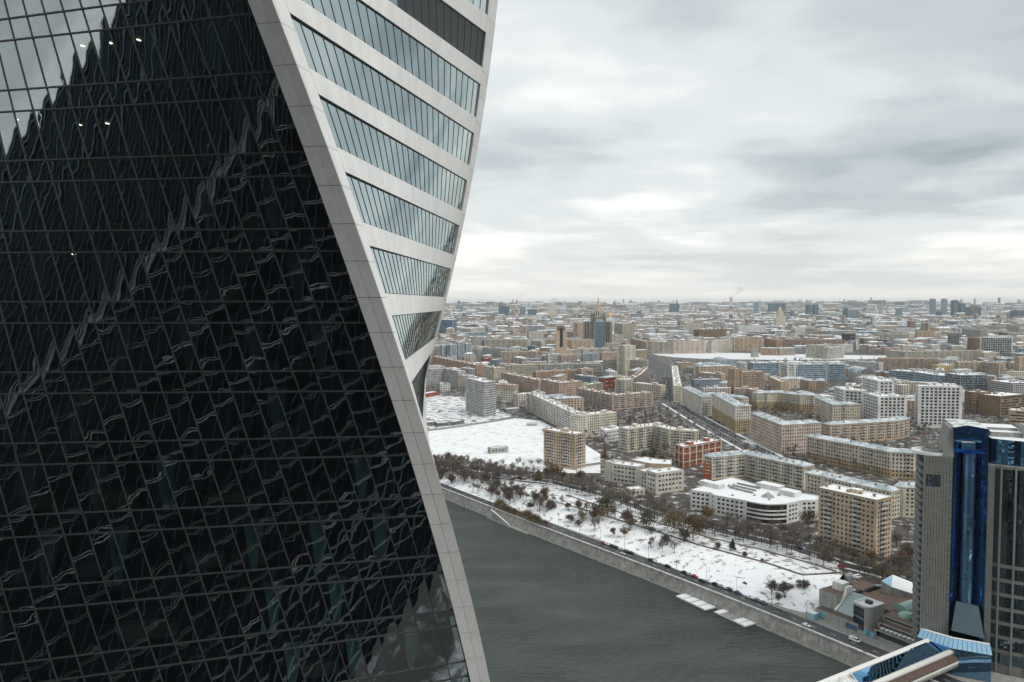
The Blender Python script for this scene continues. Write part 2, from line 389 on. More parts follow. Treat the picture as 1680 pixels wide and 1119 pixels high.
# ------------------------------------------------------------------ the tower the photograph is taken from (seen only as a reflection)
def own_tower():
    T = thing('glass_tower', 'dark glass office tower mirrored in the black facade', 'skyscraper', (-36, -24, -14))
    x0, x1, y0, y1, z0, z1 = -97.0, 25.0, -46.0, -3.0, -14.0, 238.0
    k = MB(); k.box(x0, y0, z0, x1, y1, z1); k.build('curtain_wall', M_own, T)
    k = MB(); k2 = MB(); z = z0+4; i = 0
    while z < z1:
        xs = -62.0+(z-120)*0.25; xe = x1+0.12 if i % 3 else x1-18; i += 1
        k.box(xs, y1, z, xe, y1+0.12, z+0.16); k.box(xs, y1, z+0.42, xe, y1+0.12, z+0.52)
        z += 4.6
    k.build('slab_edge', M_own_line, T)['kind'] = 'stuff'
    k = MB(); ea, eb = -62.0+(z0-120)*0.25, -62.0+(z1-120)*0.25
    for o_, w_ in ((0, 0.7), (1.1, 0.25), (1.7, 0.25)): k._hex([(ea-o_-w_, y1, z0), (ea-o_-w_, y1+0.35, z0), (ea-o_, y1+0.35, z0), (ea-o_, y1, z0), (eb-o_-w_, y1, z1), (eb-o_-w_, y1+0.35, z1), (eb-o_, y1+0.35, z1), (eb-o_, y1, z1)])
    k.build('edge_rib', M_own_line, T)['kind'] = 'stuff'
    x = x0
    while x <= x1:
        q_ = 0.30 if int(x*7) % 5 == 0 else 0.05; k2.box(x-q_, y1+0.13, z0, x+q_, y1+0.30, z1); x += 1.9 if x < -46 else 3.1
    k2.build('fin', M_own_fin, T)['kind'] = 'stuff'
M_own = wallmat('own_tower_glass', (0.016, 0.024, 0.030), 0.6, 0.9, 0.25, 0.6)
M_own_line = wallmat('own_tower_line', (0.62, 0.63, 0.62), 0.5, 0.9, 0.10, 0.1)
M_own_fin = plain('own_tower_fin', (0.16, 0.25, 0.31), 0.5)
own_tower()
# ================================================================== ground, river, roads
Z_QUAY, Z_WATER = -7.0, -14.0
M_ground = snowmat('city_ground', (0.62, 0.64, 0.66), (0.07, 0.06, 0.05), 0.11, 0.53, 0.66)
M_snow = snowmat('snow', (0.80, 0.82, 0.845))
M_slope = snowmat('slope_snow', (0.80, 0.82, 0.84), (0.24, 0.20, 0.17), 0.22, 0.37, 0.45)
M_field = snowmat('field_snow', (0.80, 0.815, 0.835), (0.56, 0.55, 0.535), 0.10, 0.36, 0.47)
M_asphalt = wallmat('wet_asphalt', (0.045, 0.045, 0.05), 0.45, 0.3, 0.15, 0.1)
M_avenue = wallmat('avenue_asphalt', (0.105, 0.105, 0.11), 0.85, 0.35, 0.05, 0.2)
M_paint = plain('road_paint', (0.7, 0.7, 0.68), 0.6)
M_granite = wallmat('granite', (0.40, 0.39, 0.36), 0.8, 0.35, 0.25, 0.35)
M_path = wallmat('wet_path', (0.10, 0.085, 0.07), 0.7, 0.3, 0.3, 0.1)
M_iron = plain('dark_iron', (0.03, 0.03, 0.032), 0.6)
M_brownpave = wallmat('brown_paving', (0.16, 0.10, 0.075), 0.7, 0.3, 0.3, 0.1)
M_conc = wallmat('concrete', (0.36, 0.355, 0.33), 0.8, 0.25, 0.3, 0.3)
def watermat():
    m, t, p, o = newmat('river_water')
    p.inputs['Base Color'].default_value = (0.052, 0.063, 0.057, 1); p.inputs['Roughness'].default_value = 0.12; p.inputs['IOR'].default_value = 1.33
    tc = N(t, 'ShaderNodeTexCoord')
    def nz(scale, detail, rot, sx):
        mp = N(t, 'ShaderNodeMapping'); mp.inputs['Rotation'].default_value = (0, 0, rot); mp.inputs['Scale'].default_value = (1, sx, 1); L(t, tc.outputs['Object'], mp.inputs[0])
        n = N(t, 'ShaderNodeTexNoise'); n.inputs['Scale'].default_value = scale; n.inputs['Detail'].default_value = detail; L(t, mp.outputs[0], n.inputs[0]); return n.outputs[0]
    patches = ramp(t, nz(0.02, 4, 0.6, 2.2), [(0.3, 0.3), (0.7, 1.0)])
    w = mathn(t, 'ADD', mathn(t, 'MULTIPLY', nz(0.20, 6, 0.3, 2.2), 1.0), mathn(t, 'MULTIPLY', nz(0.5, 4, -0.3, 2.0), 0.30))
    w = mathn(t, 'MULTIPLY', w, patches)
    b = N(t, 'ShaderNodeBump'); b.inputs['Strength'].default_value = 1.0; b.inputs['Distance'].default_value = 4.5; L(t, w, b.inputs['Height']); L(t, b.outputs[0], p.inputs['Normal'])
    L(t, ramp(t, nz(0.012, 5, 0.9, 1.6), [(0.35, 0.04), (0.65, 0.20)]), p.inputs['Roughness'])
    return m
M_water = watermat()
def lerp_line(pts, n):
    out = []; seg = [math.dist(a, b) for a, b in zip(pts, pts[1:])]; tot = sum(seg)
    for i in range(n+1):
        s = tot*i/n; k = 0
        while k < len(seg)-1 and s > seg[k]: s -= seg[k]; k += 1
        f = s/seg[k]; out.append(tuple(a+(b-a)*f for a, b in zip(pts[k], pts[k+1])))
    return out
def off_line(pts, d):
    """offset of a polyline to its left side (seen along its direction)"""
    out = []
    for i, p in enumerate(pts):
        a = pts[max(i-1, 0)]; b = pts[min(i+1, len(pts)-1)]
        if 0 < i < len(pts)-1:
            d1 = Vector((pts[i][0]-a[0], pts[i][1]-a[1])).normalized(); d2 = Vector((b[0]-pts[i][0], b[1]-pts[i][1])).normalized()
            t = (d1+d2); t = t.normalized() if t.length > 1e-6 else d1; c = max(0.35, t.dot(d1))
        else: t = Vector((b[0]-a[0], b[1]-a[1])).normalized(); c = 1
        out.append((p[0]-t.y*d/c, p[1]+t.x*d/c))
    return out
def strip(mb, a, b, za, zb, m=0):
    for i in range(len(a)-1): mb.quad((*a[i], za), (*a[i+1], za), (*b[i+1], zb), (*b[i], zb), m)
# --- the quay line (top edge of the river wall), from the left behind the tower to the right
quay_px = [(726.8, 803), (811, 835.5), (871.6, 862), (946.7, 887), (1000, 909), (1040, 924.5), (1184, 975), (1304.4, 1028), (1424.6, 1078)]
quay = [G(x, y, Z_QUAY) for x, y in quay_px]
# smooth it: straighten small reading errors
for _ in range(3): quay = [quay[0]]+[((quay[i-1][0]+2*quay[i][0]+quay[i+1][0])/4, (quay[i-1][1]+2*quay[i][1]+quay[i+1][1])/4) for i in range(1, len(quay)-1)]+[quay[-1]]
dl = (quay[0][0]-quay[1][0], quay[0][1]-quay[1][1]); dr = (quay[-1][0]-quay[-2][0], quay[-1][1]-quay[-2][1])
quay = [(quay[0][0]+dl[0]*10-150, quay[0][1]+dl[1]*10), (quay[0][0]+dl[0]*2.5-10, quay[0][1]+dl[1]*2.5)]+quay+[(quay[-1][0]+dr[0]*1.2, quay[-1][1]+dr[1]*1.2), (quay[-1][0]+dr[0]*6+40, quay[-1][1]+dr[1]*6)]
Q = off_line(quay, 0)
foot_in = [G(x, y, Z_QUAY) for x, y in [(722, 791.7), (814, 826.5), (896.7, 855), (1000, 891), (1040, 906.5), (1196, 968), (1316, 1006)]]
terr = [G(x, y, 0) for x, y in [(714, 766), (770, 782), (820, 795), (866, 814), (932, 830), (1000, 850), (1040, 862), (1148, 896), (1256, 924.5), (1316, 945), (1384, 941)]]
rt = off_line(quay, 13.0)                     # inner edge of the quay road, whole length
rt_far = [(rt[0][0], rt[0][1]), (rt[1][0], rt[1][1])]
# terrace edge continued both ways
edge = [(rt[0][0]-40, rt[0][1]+40), (rt[1][0]+2, rt[1][1]+30)]+terr+[G(1408, 958, 0), G(1500, 985, 0)]
e2 = edge[-1]; edge += [(e2[0]+120, e2[1]-170), (e2[0]+700, e2[1]-900)]
FAR = 26000
g = MB(); g.poly([(x, y, 0) for x, y in edge]+[(FAR, -900, 0), (FAR, FAR, 0), (-FAR, FAR, 0), (-FAR, edge[0][1]+400, 0)])
tag(g.build('ground', M_ground), kind='structure')
g = MB(); strip(g, Q, edge_q := off_line(quay, 130.0), Z_QUAY-0.02, Z_QUAY-0.02); tag(g.build('quay_ground', M_conc), kind='structure')
# snowy bank between quay road and terrace
NS = 60
bank_lo = lerp_line([rt[1]]+foot_in+[G(1338, 1000, Z_QUAY)], NS); bank_hi = lerp_line([edge[1]]+terr, NS)
g = MB(); rows = 8
for j in range(rows):
    for i in range(NS):
        def pt(i, j):
            f = j/rows; e = f*f*(3-2*f)*0.6+f*0.4
            a, b = bank_lo[i], bank_hi[i]; w = math.sin(i*1.7+j*2.1)*0.25+math.sin(i*0.6)*0.3
            return (a[0]+(b[0]-a[0])*f, a[1]+(b[1]-a[1])*f, Z_QUAY+0.05+(0.06-Z_QUAY)*e+(w if 0 < j < rows else 0))
        g.quad(pt(i, j), pt(i+1, j), pt(i+1, j+1), pt(i, j+1))
tag(g.build('snowy_bank', M_slope, smooth=True), kind='structure')
def bank_pt(fi, fj):
    i = min(int(fi*NS), NS-1); a, b = bank_lo[i], bank_hi[i]; e = fj*fj*(3-2*fj)*0.6+fj*0.4
    return (a[0]+(b[0]-a[0])*fj, a[1]+(b[1]-a[1])*fj, Z_QUAY+0.05-Z_QUAY*e)
g = MB()
c = G(1300, 1100, Z_WATER)
g.poly([(-1500, 60, Z_WATER), (1500, -700, Z_WATER), (1500, 900, Z_WATER), (-1500, 1500, Z_WATER)])
tag(g.build('river', M_water), kind='structure')
g = MB(); g.poly([(-1500, -1500, -13.2), (1500, -1500, -13.2), (1500, 60, -13.2), (120, 96, -13.2), (-200, 150, -13.2), (-1500, 160, -13.2)]); tag(g.build('near_bank', snowmat('near_ground', (0.5, 0.52, 0.54), (0.05, 0.05, 0.05), 0.05, 0.55, 0.68)), kind='structure')
# quay wall of granite blocks: wall thing with coping and courses
def quay_wall():
    T = thing('quay_wall', 'long pale granite river wall with coping along the water', 'wall', (*quay[4], Z_WATER))
    b = off_line(quay, -2.2); k = MB(); strip(k, b, Q, Z_WATER-2, Z_QUAY+0.25); inner = off_line(quay, 0.9)
    k.build('wall_face', M_granite, T)
    k = MB(); lo, hi = off_line(quay, -0.35), off_line(quay, 0.75)
    strip(k, lo, lo, Z_QUAY+0.25, Z_QUAY+1.15); strip(k, lo, hi, Z_QUAY+1.15, Z_QUAY+1.15); strip(k, hi, hi, Z_QUAY+1.15, Z_QUAY-0.1); strip(k, hi, lo, Z_QUAY+0.245, Z_QUAY+0.245)
    k.build('parapet', M_granite, T)
    k = MB(); lo = off_line(quay, -2.6); strip(k, lo, lo, Z_WATER-1, Z_WATER+0.7); strip(k, lo, off_line(quay, -1.9), Z_WATER+0.7, Z_WATER+0.75); k.build('footing', M_conc, T)
    k = MB(); P = lerp_line(quay, 420)
    for a, c in zip(P, P[1:]):
        d = Vector((c[0]-a[0], c[1]-a[1])).normalized(); k.obox((a[0]+d.y*0.1, a[1]-d.x*0.1), d, 0.22, 0.5, Z_QUAY+0.5, Z_QUAY+1.5)
    k.build('parapet_post', M_granite, T)['kind'] = 'stuff'
    # boat stairs
    k = MB(); LQ = lerp_line(quay, 600); i0 = min(range(600), key=lambda i: abs(PX((*LQ[i], Z_QUAY))[0]-808)); i1 = min(range(600), key=lambda i: abs(PX((*LQ[i], Z_QUAY))[0]-866)); s0, s1 = LQ[i0], LQ[i1]; d = Vector((s1[0]-s0[0], s1[1]-s0[1])); ln = d.length; d.normalize(); nr = Vector((d.y, -d.x))
    for i in range(24):
        f = i/24; c = Vector(s0)+d*(ln*(0.1+0.5*f))+nr*2.4; z = Z_QUAY-f*6.2
        k.obox((c.x, c.y), d, ln*0.5/24+0.02, 3.0, Z_WATER-1, z)
    k.build('boat_stair', M_conc, T)
    k = MB(); c = Vector(s0)+d*(ln*0.55)+nr*3.0; k.obox((c.x, c.y), d, ln*1.15, 4.6, Z_WATER-1, Z_WATER+0.8); k.build('landing', M_conc, T)
    k = MB(); c0 = Vector(s0)+d*(ln*0.08)+nr*4.1; c1 = Vector(s0)+d*(ln*0.62)+nr*4.1
    k.tube((c0.x, c0.y, Z_QUAY+0.9), (c1.x, c1.y, Z_QUAY-5.4), 0.45, 0.45, 4); k.build('stair_cheek', M_snow, T)
quay_wall()
g = MB(); strip(g, off_line(quay, 3.6), off_line(quay, 13.2), Z_QUAY+0.004, Z_QUAY+0.004); tag(g.build('quay_road', M_asphalt), kind='structure')
g = MB()
for off in (0.78,):
    strip(g, off_line(quay, 0.78), off_line(quay, 3.6), Z_QUAY+0.14, Z_QUAY+0.14); strip(g, off_line(quay, 3.6), off_line(quay, 3.6), Z_QUAY+0.14, Z_QUAY)
tag(g.build('quay_pavement', snowmat('pavement_snow', (0.74, 0.755, 0.77), (0.20, 0.19, 0.18), 0.4, 0.36, 0.46)), kind='structure')
g = MB(); P = lerp_line(off_line(quay, 8.3), 260)
for a, b in zip(P[::2], P[1::2]):
    d = Vector((b[0]-a[0], b[1]-a[1])).normalized(); g.obox(((a[0]+b[0])/2, (a[1]+b[1])/2), d, 3, 0.22, Z_QUAY+0.006, Z_QUAY+0.012)
tag(g.build('lane_marking', M_paint), kind='structure')
def road(name, px, width, mat, z=0.02, n=60, pts=None, kerb=None):
    c = lerp_line(pts or [G(x, y, 0) for x, y in px], n); a, b = off_line(c, -width/2), off_line(c, width/2)
    k = MB(); strip(k, a, b, z, z); tag(k.build(name, mat), kind='structure')
    if kerb:
        k = MB()
        for s in (-1, 1):
            a, b = off_line(c, s*width/2), off_line(c, s*(width/2+kerb))
            if s > 0: strip(k, a, b, z+0.12, z+0.12)
            else: strip(k, b, a, z+0.12, z+0.12)
            strip(k, a, a, z, z+0.12)
        tag(k.build('pavement', M_pave), kind='structure')
    return c
M_pave = MATS['pavement_snow']; M_track = snowmat('track_snow', (0.70, 0.71, 0.72), (0.34, 0.32, 0.29), 0.3, 0.40, 0.60)
upper_px = [(690, 746), (712, 757), (770, 774), (850, 785), (900, 790), (950, 802), (1000, 815), (1060, 838), (1160, 866), (1304, 900), (1386, 927), (1440, 940), (1500, 958), (1560, 976)]
upper = road('upper_street', upper_px, 9.0, M_asphalt, 0.02, 90, kerb=2.6)
g = MB(); ua = [G(x, y, 0) for x, y in [(705, 760), (770, 778), (850, 790), (900, 795), (950, 806), (1000, 820), (1060, 843), (1160, 871), (1304, 905), (1375, 931)]]; NT_ = 40
ta, tb = lerp_line(off_line(terr, 0.4), NT_), lerp_line(ua, NT_); strip(g, ta, tb, 0.012, 0.012); tag(g.build('snowy_terrace', snowmat('terrace_snow', (0.76, 0.78, 0.80), (0.16, 0.13, 0.11), 0.16, 0.40, 0.50)), kind='structure')
path1 = road('terrace_path', None, 2.6, M_path, 0.10, 80, pts=off_line(terr, 1.6))
path2 = road('alley_path', None, 2.4, M_path, 0.03, 80, pts=[G(x, y, 0) for x, y in [(930, 812), (1000, 836), (1080, 858), (1160, 881), (1250, 902), (1340, 927), (1372, 938)]])
# grey avenue (two parts: near ramp and the wide upper carriageway)
av1_px = [(1265, 752), (1225, 731), (1160, 696), (1102, 662)]
av1 = road('avenue_near', av1_px, 26, M_avenue, 0.024, 50, kerb=4)
g = MB(); ring = [(1086, 668), (1118, 668), (1119, 640), (1116, 620), (1104, 603), (1076, 589), (1052, 576), (1040, 571), (1036, 572), (1050, 585), (1066, 600), (1078, 618), (1082, 640)]
g.poly([(*G(x, y, 0), 0.03) for x, y in ring][::-1]); tag(g.build('avenue_far', M_avenue), kind='structure')
g = MB()
for off in (-9, -5.5, -0.4, 0.4, 5.5, 9):
    P = lerp_line(off_line(av1, off), 80)
    for a, b in (zip(P[::2], P[1::2]) if abs(off) > 1 else zip(P, P[1:])):
        d = Vector((b[0]-a[0], b[1]-a[1])).normalized(); g.obox(((a[0]+b[0])/2, (a[1]+b[1])/2), d, math.dist(a, b), 0.35, 0.03, 0.036)
for x0 in (1090, 1096, 1103, 1109):
    P = lerp_line([G(x0, 664, 0), G(x0-1, 640, 0), G(x0-6, 615, 0)], 40)
    for a, b in zip(P[::2], P[1::2]):
        d = Vector((b[0]-a[0], b[1]-a[1])).normalized(); g.obox(((a[0]+b[0])/2, (a[1]+b[1])/2), d, math.dist(a, b), 0.5, 0.036, 0.042)
tag(g.build('avenue_marking', M_paint), kind='structure')
# snow field, work yard, far river
g = MB(); g.poly([(*G(x, y, 0), 0.03) for x, y in [(700, 752), (770, 766), (850, 772), (905, 776), (985, 776), (985, 745), (935, 714), (885, 690), (845, 686), (800, 694), (706, 706), (660, 712), (660, 740)]]); tag(g.build('snow_field', M_field), kind='structure')
g = MB(); g.poly([(*G(x, y, 0), 0.022) for x, y in [(640, 712), (706, 705.3), (800, 693), (845, 684), (815, 672), (770, 652), (700, 648), (600, 660)]]); tag(g.build('work_yard', snowmat('yard_snow', (0.74, 0.755, 0.77), (0.13, 0.11, 0.095), 0.09, 0.42, 0.50)), kind='structure')
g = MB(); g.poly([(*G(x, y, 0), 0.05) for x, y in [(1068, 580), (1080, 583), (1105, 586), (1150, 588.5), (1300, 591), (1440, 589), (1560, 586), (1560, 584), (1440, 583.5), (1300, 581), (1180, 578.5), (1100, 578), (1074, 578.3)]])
tag(g.build('far_river', snowmat('river_sky_reflection', (0.74, 0.76, 0.78))), kind='structure')  # open water; bright sky reflection painted in as a pale snow-like colour
# work yard fence (grey line) and low wall by the field
def line_wall(name, label, cat, px, h, mat, z=0.0, w=0.3):
    pts = [G(x, y, z) for x, y in px]; T = thing(name, label, cat, (*pts[0], z))
    c = lerp_line(pts, 30)
    for i in range(0, 30, 1):
        a, b = c[i], c[i+1]; d = Vector((b[0]-a[0], b[1]-a[1])).normalized(); k = MB(); k.obox(((a[0]+b[0])/2, (a[1]+b[1])/2), d, math.dist(a, b)-0.08, w, z, z+h); k.build('fence_panel', mat, T)
    k = MB()
    for a in c: k.obox(a, (1, 0), 0.3, 0.3, z, z+h+0.3)
    k.build('fence_post', mat, T)['kind'] = 'stuff'
line_wall('site_fence', 'long grey panel fence between work yard and snow field', 'fence', [(690, 709), (740, 703), (800, 694), (846, 685)], 2.6, MATS['concrete'])
line_wall('yard_fence', 'grey fence right of the tan brick tower behind beige offices', 'fence', [(958, 766), (985, 762), (1003, 760)], 2.4, MATS['concrete'])

# ================================================================== buildings
WALL = {k: wallmat('wall_'+k, c, 0.85, 0.30, 0.09, 0.26) for k, c in dict(
    beige=(0.600, 0.530, 0.440), cream=(0.660, 0.610, 0.490), pale=(0.680, 0.640, 0.570), pink=(0.560, 0.410, 0.330), brick=(0.500, 0.340, 0.230), tan=(0.570, 0.440, 0.310),
    ochre=(0.44, 0.33, 0.19), red=(0.36, 0.10, 0.06), orange=(0.58, 0.17, 0.07), grey=(0.480, 0.485, 0.475), white=(0.74, 0.74, 0.72), brown=(0.27, 0.18, 0.11), bluegrey=(0.380, 0.440, 0.480),
    rose=(0.610, 0.500, 0.430), olive=(0.460, 0.420, 0.340), darkgrey=(0.20, 0.20, 0.20), yellow=(0.660, 0.540, 0.260), stone=(0.620, 0.580, 0.510), greenish=(0.380, 0.400, 0.360), navy=(0.15, 0.19, 0.24)).items()}
M_win = winmat('window_glass', (0.018, 0.022, 0.028), (0.42, 0.39, 0.33), 0.16)
M_win_blue = winmat('window_blue', (0.03, 0.07, 0.12), (0.20, 0.32, 0.42), 0.30, 0.08)
M_win_off = winmat('window_office', (0.02, 0.024, 0.028), (0.16, 0.19, 0.21), 0.35, 0.08)
M_trim = plain('white_trim', (0.70, 0.70, 0.68), 0.6)
M_roof_snow = snowmat('roof_snow', (0.80, 0.82, 0.84), (0.20, 0.20, 0.21), 0.12, 0.30, 0.40)
M_roof_patch = snowmat('roof_patchy', (0.74, 0.76, 0.78), (0.11, 0.105, 0.10), 0.16, 0.36, 0.56)
M_roof_metal = snowmat('roof_metal', (0.70, 0.73, 0.75), (0.27, 0.33, 0.36), 0.10, 0.42, 0.66)
M_chim = wallmat('chimney_brick', (0.30, 0.24, 0.20))
M_balc = winmat('balcony', (0.30, 0.31, 0.31), (0.66, 0.67, 0.67), 0.5, 0.6)
M_blue_glass = coated_glass('blue_glass', (0.30, 0.55, 0.85), (0.02, 0.05, 0.10), 0.25, 0.01, 0.3)
FOOT = []            # circles taken by what is built
def claim(poly, pad=0):
    n = len(poly)
    for i in range(n):
        a, b = poly[i], poly[(i+1) % n]; m = max(1, int(math.dist(a, b)/12))
        for j in range(m): FOOT.append((a[0]+(b[0]-a[0])*j/m, a[1]+(b[1]-a[1])*j/m, 9+pad))
    FOOT.append((sum(p[0] for p in poly)/n, sum(p[1] for p in poly)/n, 10+pad))
def facade(W, P, A, B, z0, z1, st, Bal=None, T=None, rr=None):
    L_ = math.dist(A, B); d = ((B[0]-A[0])/L_, (B[1]-A[1])/L_); n = (d[1], -d[0])
    def pt(u, z, o=0.0): return (A[0]+d[0]*u+n[0]*o, A[1]+d[1]*u+n[1]*o, z)
    fh, pitch, ww, wh = st['fh'], st['pitch'], st['ww'], st['wh']; base, top = st.get('base', 1.2), st.get('top', 1.0); rec = -st.get('rec', 0.22)
    nf = int((z1-z0-base-top)/fh+0.3); nw = int((L_-1.0)/pitch)
    if nf < 1 or nw < 1: W.quad(pt(0, z0), pt(L_, z0), pt(L_, z1), pt(0, z1)); return
    fh = (z1-z0-base-top)/nf; m = (L_-nw*pitch)/2; sill = (fh-wh)*0.45; skip = st.get('skip'); bal = st.get('bal')
    zp = z0
    for f in range(nf):
        s = z0+base+f*fh+sill; e = s+wh
        W.quad(pt(0, zp), pt(L_, zp), pt(L_, s), pt(0, s)); up = 0.0
        for i in range(nw):
            if skip and i % skip[0] in skip[1]: continue
            w = ww
            if bal and i % bal[0] in bal[1]:
                w = pitch*0.9
                if f > 0:
                    c = m+(i+0.5)*pitch; q = pitch*0.47
                    Bal.quad(pt(c-q, s-0.5, 0.9), pt(c+q, s-0.5, 0.9), pt(c+q, s+0.55, 0.9), pt(c-q, s+0.55, 0.9))
                    Bal.quad(pt(c-q, s-0.5, 0), pt(c-q, s-0.5, 0.9), pt(c-q, s+0.55, 0.9), pt(c-q, s+0.55, 0)); Bal.quad(pt(c+q, s-0.5, 0.9), pt(c+q, s-0.5, 0), pt(c+q, s+0.55, 0), pt(c+q, s+0.55, 0.9))
                    Bal.quad(pt(c-q, s-0.5, 0), pt(c+q, s-0.5, 0), pt(c+q, s-0.5, 0.9), pt(c-q, s-0.5, 0.9))
            a = m+(i+0.5)*pitch-w/2; b = a+w
            W.quad(pt(up, s), pt(a, s), pt(a, e), pt(up, e)); up = b
            W.quad(pt(a, s), pt(a, s, rec), pt(a, e, rec), pt(a, e)); W.quad(pt(b, s, rec), pt(b, s), pt(b, e), pt(b, e, rec))
            W.quad(pt(a, s), pt(b, s), pt(b, s, rec), pt(a, s, rec)); W.quad(pt(a, e, rec), pt(b, e, rec), pt(b, e), pt(a, e))
            P.quad(pt(a, s, rec), pt(b, s, rec), pt(b, e, rec), pt(a, e, rec))
        W.quad(pt(up, s), pt(L_, s), pt(L_, e), pt(up, e)); zp = e
    W.quad(pt(0, zp), pt(L_, zp), pt(L_, z1), pt(0, z1))
ST = dict(
    sov=dict(fh=3.0, pitch=3.2, ww=1.7, wh=1.6), sovb=dict(fh=3.0, pitch=3.2, ww=1.6, wh=1.5, bal=(4, (1, 2))), twr=dict(fh=2.95, pitch=2.9, ww=1.5, wh=1.45, bal=(7, (1, 2))),
    stal=dict(fh=3.4, pitch=3.1, ww=1.55, wh=2.0, rec=0.35), stalb=dict(fh=3.4, pitch=3.1, ww=1.55, wh=2.0, rec=0.35, bal=(9, (4,))), slab=dict(fh=3.1, pitch=2.4, ww=2.0, wh=1.5), fins=dict(fh=3.3, pitch=3.4, ww=1.6, wh=2.2, skip=(5, (0,))),
    grid=dict(fh=4.1, pitch=5.2, ww=3.4, wh=2.7, rec=0.5, base=4, top=1.5), strip=dict(fh=3.8, pitch=7.0, ww=6.7, wh=1.9, rec=0.3), glass=dict(fh=3.9, pitch=3.0, ww=2.8, wh=3.4, rec=0.1), hotel=dict(fh=5.0, pitch=6.0, ww=5.2, wh=4.2, rec=0.5),
    blank=dict(fh=99, pitch=99, ww=1, wh=1), low=dict(fh=3.4, pitch=3.6, ww=2.2, wh=1.7))
def perp_poly(F, depth):
    b = off_line(F, depth)
    return list(F)+b[::-1]
def inset(poly, d):
    n = len(poly); out = []
    for i in range(n):
        a, p, c = poly[i-1], poly[i], poly[(i+1) % n]
        d1 = Vector((p[0]-a[0], p[1]-a[1])).normalized(); d2 = Vector((c[0]-p[0], c[1]-p[1])).normalized()
        t = (d1+d2); t = t.normalized() if t.length > 1e-4 else d1; cc = max(0.4, t.dot(d1))
        out.append((p[0]-t.y*d/cc, p[1]+t.x*d/cc))
    return out
def building(name, label, cat, px, h, depth, wall, style, roof='flat', wmat=None, ends=None, z0=0.0, nf=None, huts=None, roofmat=None, world_pts=None, group=None, split=None, cornice=False):
    """px: the front roof line in the photograph, left to right; depth runs away from the viewer"""
    F = world_pts or [G(x, y, z0+h) for x, y in px]
    nf = nf if nf is not None else len(F)-1
    poly = perp_poly(F, depth); claim(poly)
    cx, cy = sum(p[0] for p in poly)/len(poly), sum(p[1] for p in poly)/len(poly)
    T = thing(name, label, cat, (cx, cy, z0), group)
    W, P, Bl = MB(), MB(), MB(); n = len(poly); z1 = z0+h
    for i in range(n):
        A, B = poly[i], poly[(i+1) % n]
        back = (len(F) <= i < n-1)
        s = 'blank' if back else style if i < len(F)-1 else (ends or style)
        facade(W, P, A, B, z0, z1, ST[s], Bl)
    wm = WALL[wall] if isinstance(wall, str) else wall
    if split:
        W.m = [1 if sum(W.v[q][2] for q in f)/len(f) < split[0] else 0 for f in W.f]; W.build('wall', [wm, WALL[split[1]]], T)
    else: W.build('wall', wm, T)
    if P.f: P.build('window', wmat or M_win, T)['kind'] = 'stuff'
    if Bl.f: Bl.build('balcony', M_balc, T)['kind'] = 'stuff'
    if cornice:
        k = MB(); o = inset(poly, -0.55)
        for i in range(n):
            j = (i+1) % n; k.quad((*o[i], z1-0.5), (*o[j], z1-0.5), (*o[j], z1+0.02), (*o[i], z1+0.02)); k.quad((*poly[i], z1-0.9), (*poly[j], z1-0.9), (*o[j], z1-0.5), (*o[i], z1-0.5))
        k.build('cornice', wm, T)
    k = MB(); rr = random.Random(int(abs(cx)*10)+7)
    if roof == 'flat':
        I = inset(poly, 0.45)
        for i in range(n):
            j = (i+1) % n; k.quad((*poly[i], z1), (*poly[j], z1), (*I[j], z1), (*I[i], z1), 1); k.quad((*I[i], z1), (*I[j], z1), (*I[j], z1-0.7), (*I[i], z1-0.7), 1)
        k.poly([(*p, z1-0.7) for p in I])
        ro = k.build('roof', [roofmat or M_roof_snow, M_trim if cornice else wm], T)
    else:
        O = inset(poly, -0.7); m = len(F); rh = 2.6 if depth > 10 else 2.0
        ridge = [(((poly[i][0]+poly[n-1-i][0])/2), ((poly[i][1]+poly[n-1-i][1])/2)) for i in range(m)]
        for e, q in ((0, 1), (m-1, m-2)):
            d = Vector((ridge[q][0]-ridge[e][0], ridge[q][1]-ridge[e][1])); f = min(depth*0.45, d.length*0.4)/d.length
            ridge[e] = (ridge[e][0]+d.x*f, ridge[e][1]+d.y*f)
        for i in range(m-1):
            k.quad((*O[i], z1+0.05), (*O[i+1], z1+0.05), (*ridge[i+1], z1+rh), (*ridge[i], z1+rh)); k.quad((*O[n-2-i], z1+0.05), (*O[n-1-i], z1+0.05), (*ridge[i], z1+rh), (*ridge[i+1], z1+rh))
        k.poly([(*O[n-1], z1+0.05), (*O[0], z1+0.05), (*ridge[0], z1+rh)]); k.poly([(*O[m-1], z1+0.05), (*O[m], z1+0.05), (*ridge[-1], z1+rh)])
        for i in range(n):
            j = (i+1) % n; k.quad((*O[i], z1-0.25), (*O[j], z1-0.25), (*O[j], z1+0.05), (*O[i], z1+0.05), 1); k.quad((*poly[i], z1-0.25), (*poly[j], z1-0.25), (*O[j], z1-0.25), (*O[i], z1-0.25), 1)
        ro = k.build('roof', [roofmat or M_roof_metal, M_trim], T)
    # rooftop huts and chimneys
    mid = [((poly[i][0]+poly[n-1-i][0])/2, (poly[i][1]+poly[n-1-i][1])/2) for i in range(len(F))]
    Lt = sum(math.dist(a, b) for a, b in zip(mid, mid[1:]))
    nh = huts if huts is not None else max(1, int(Lt/28))
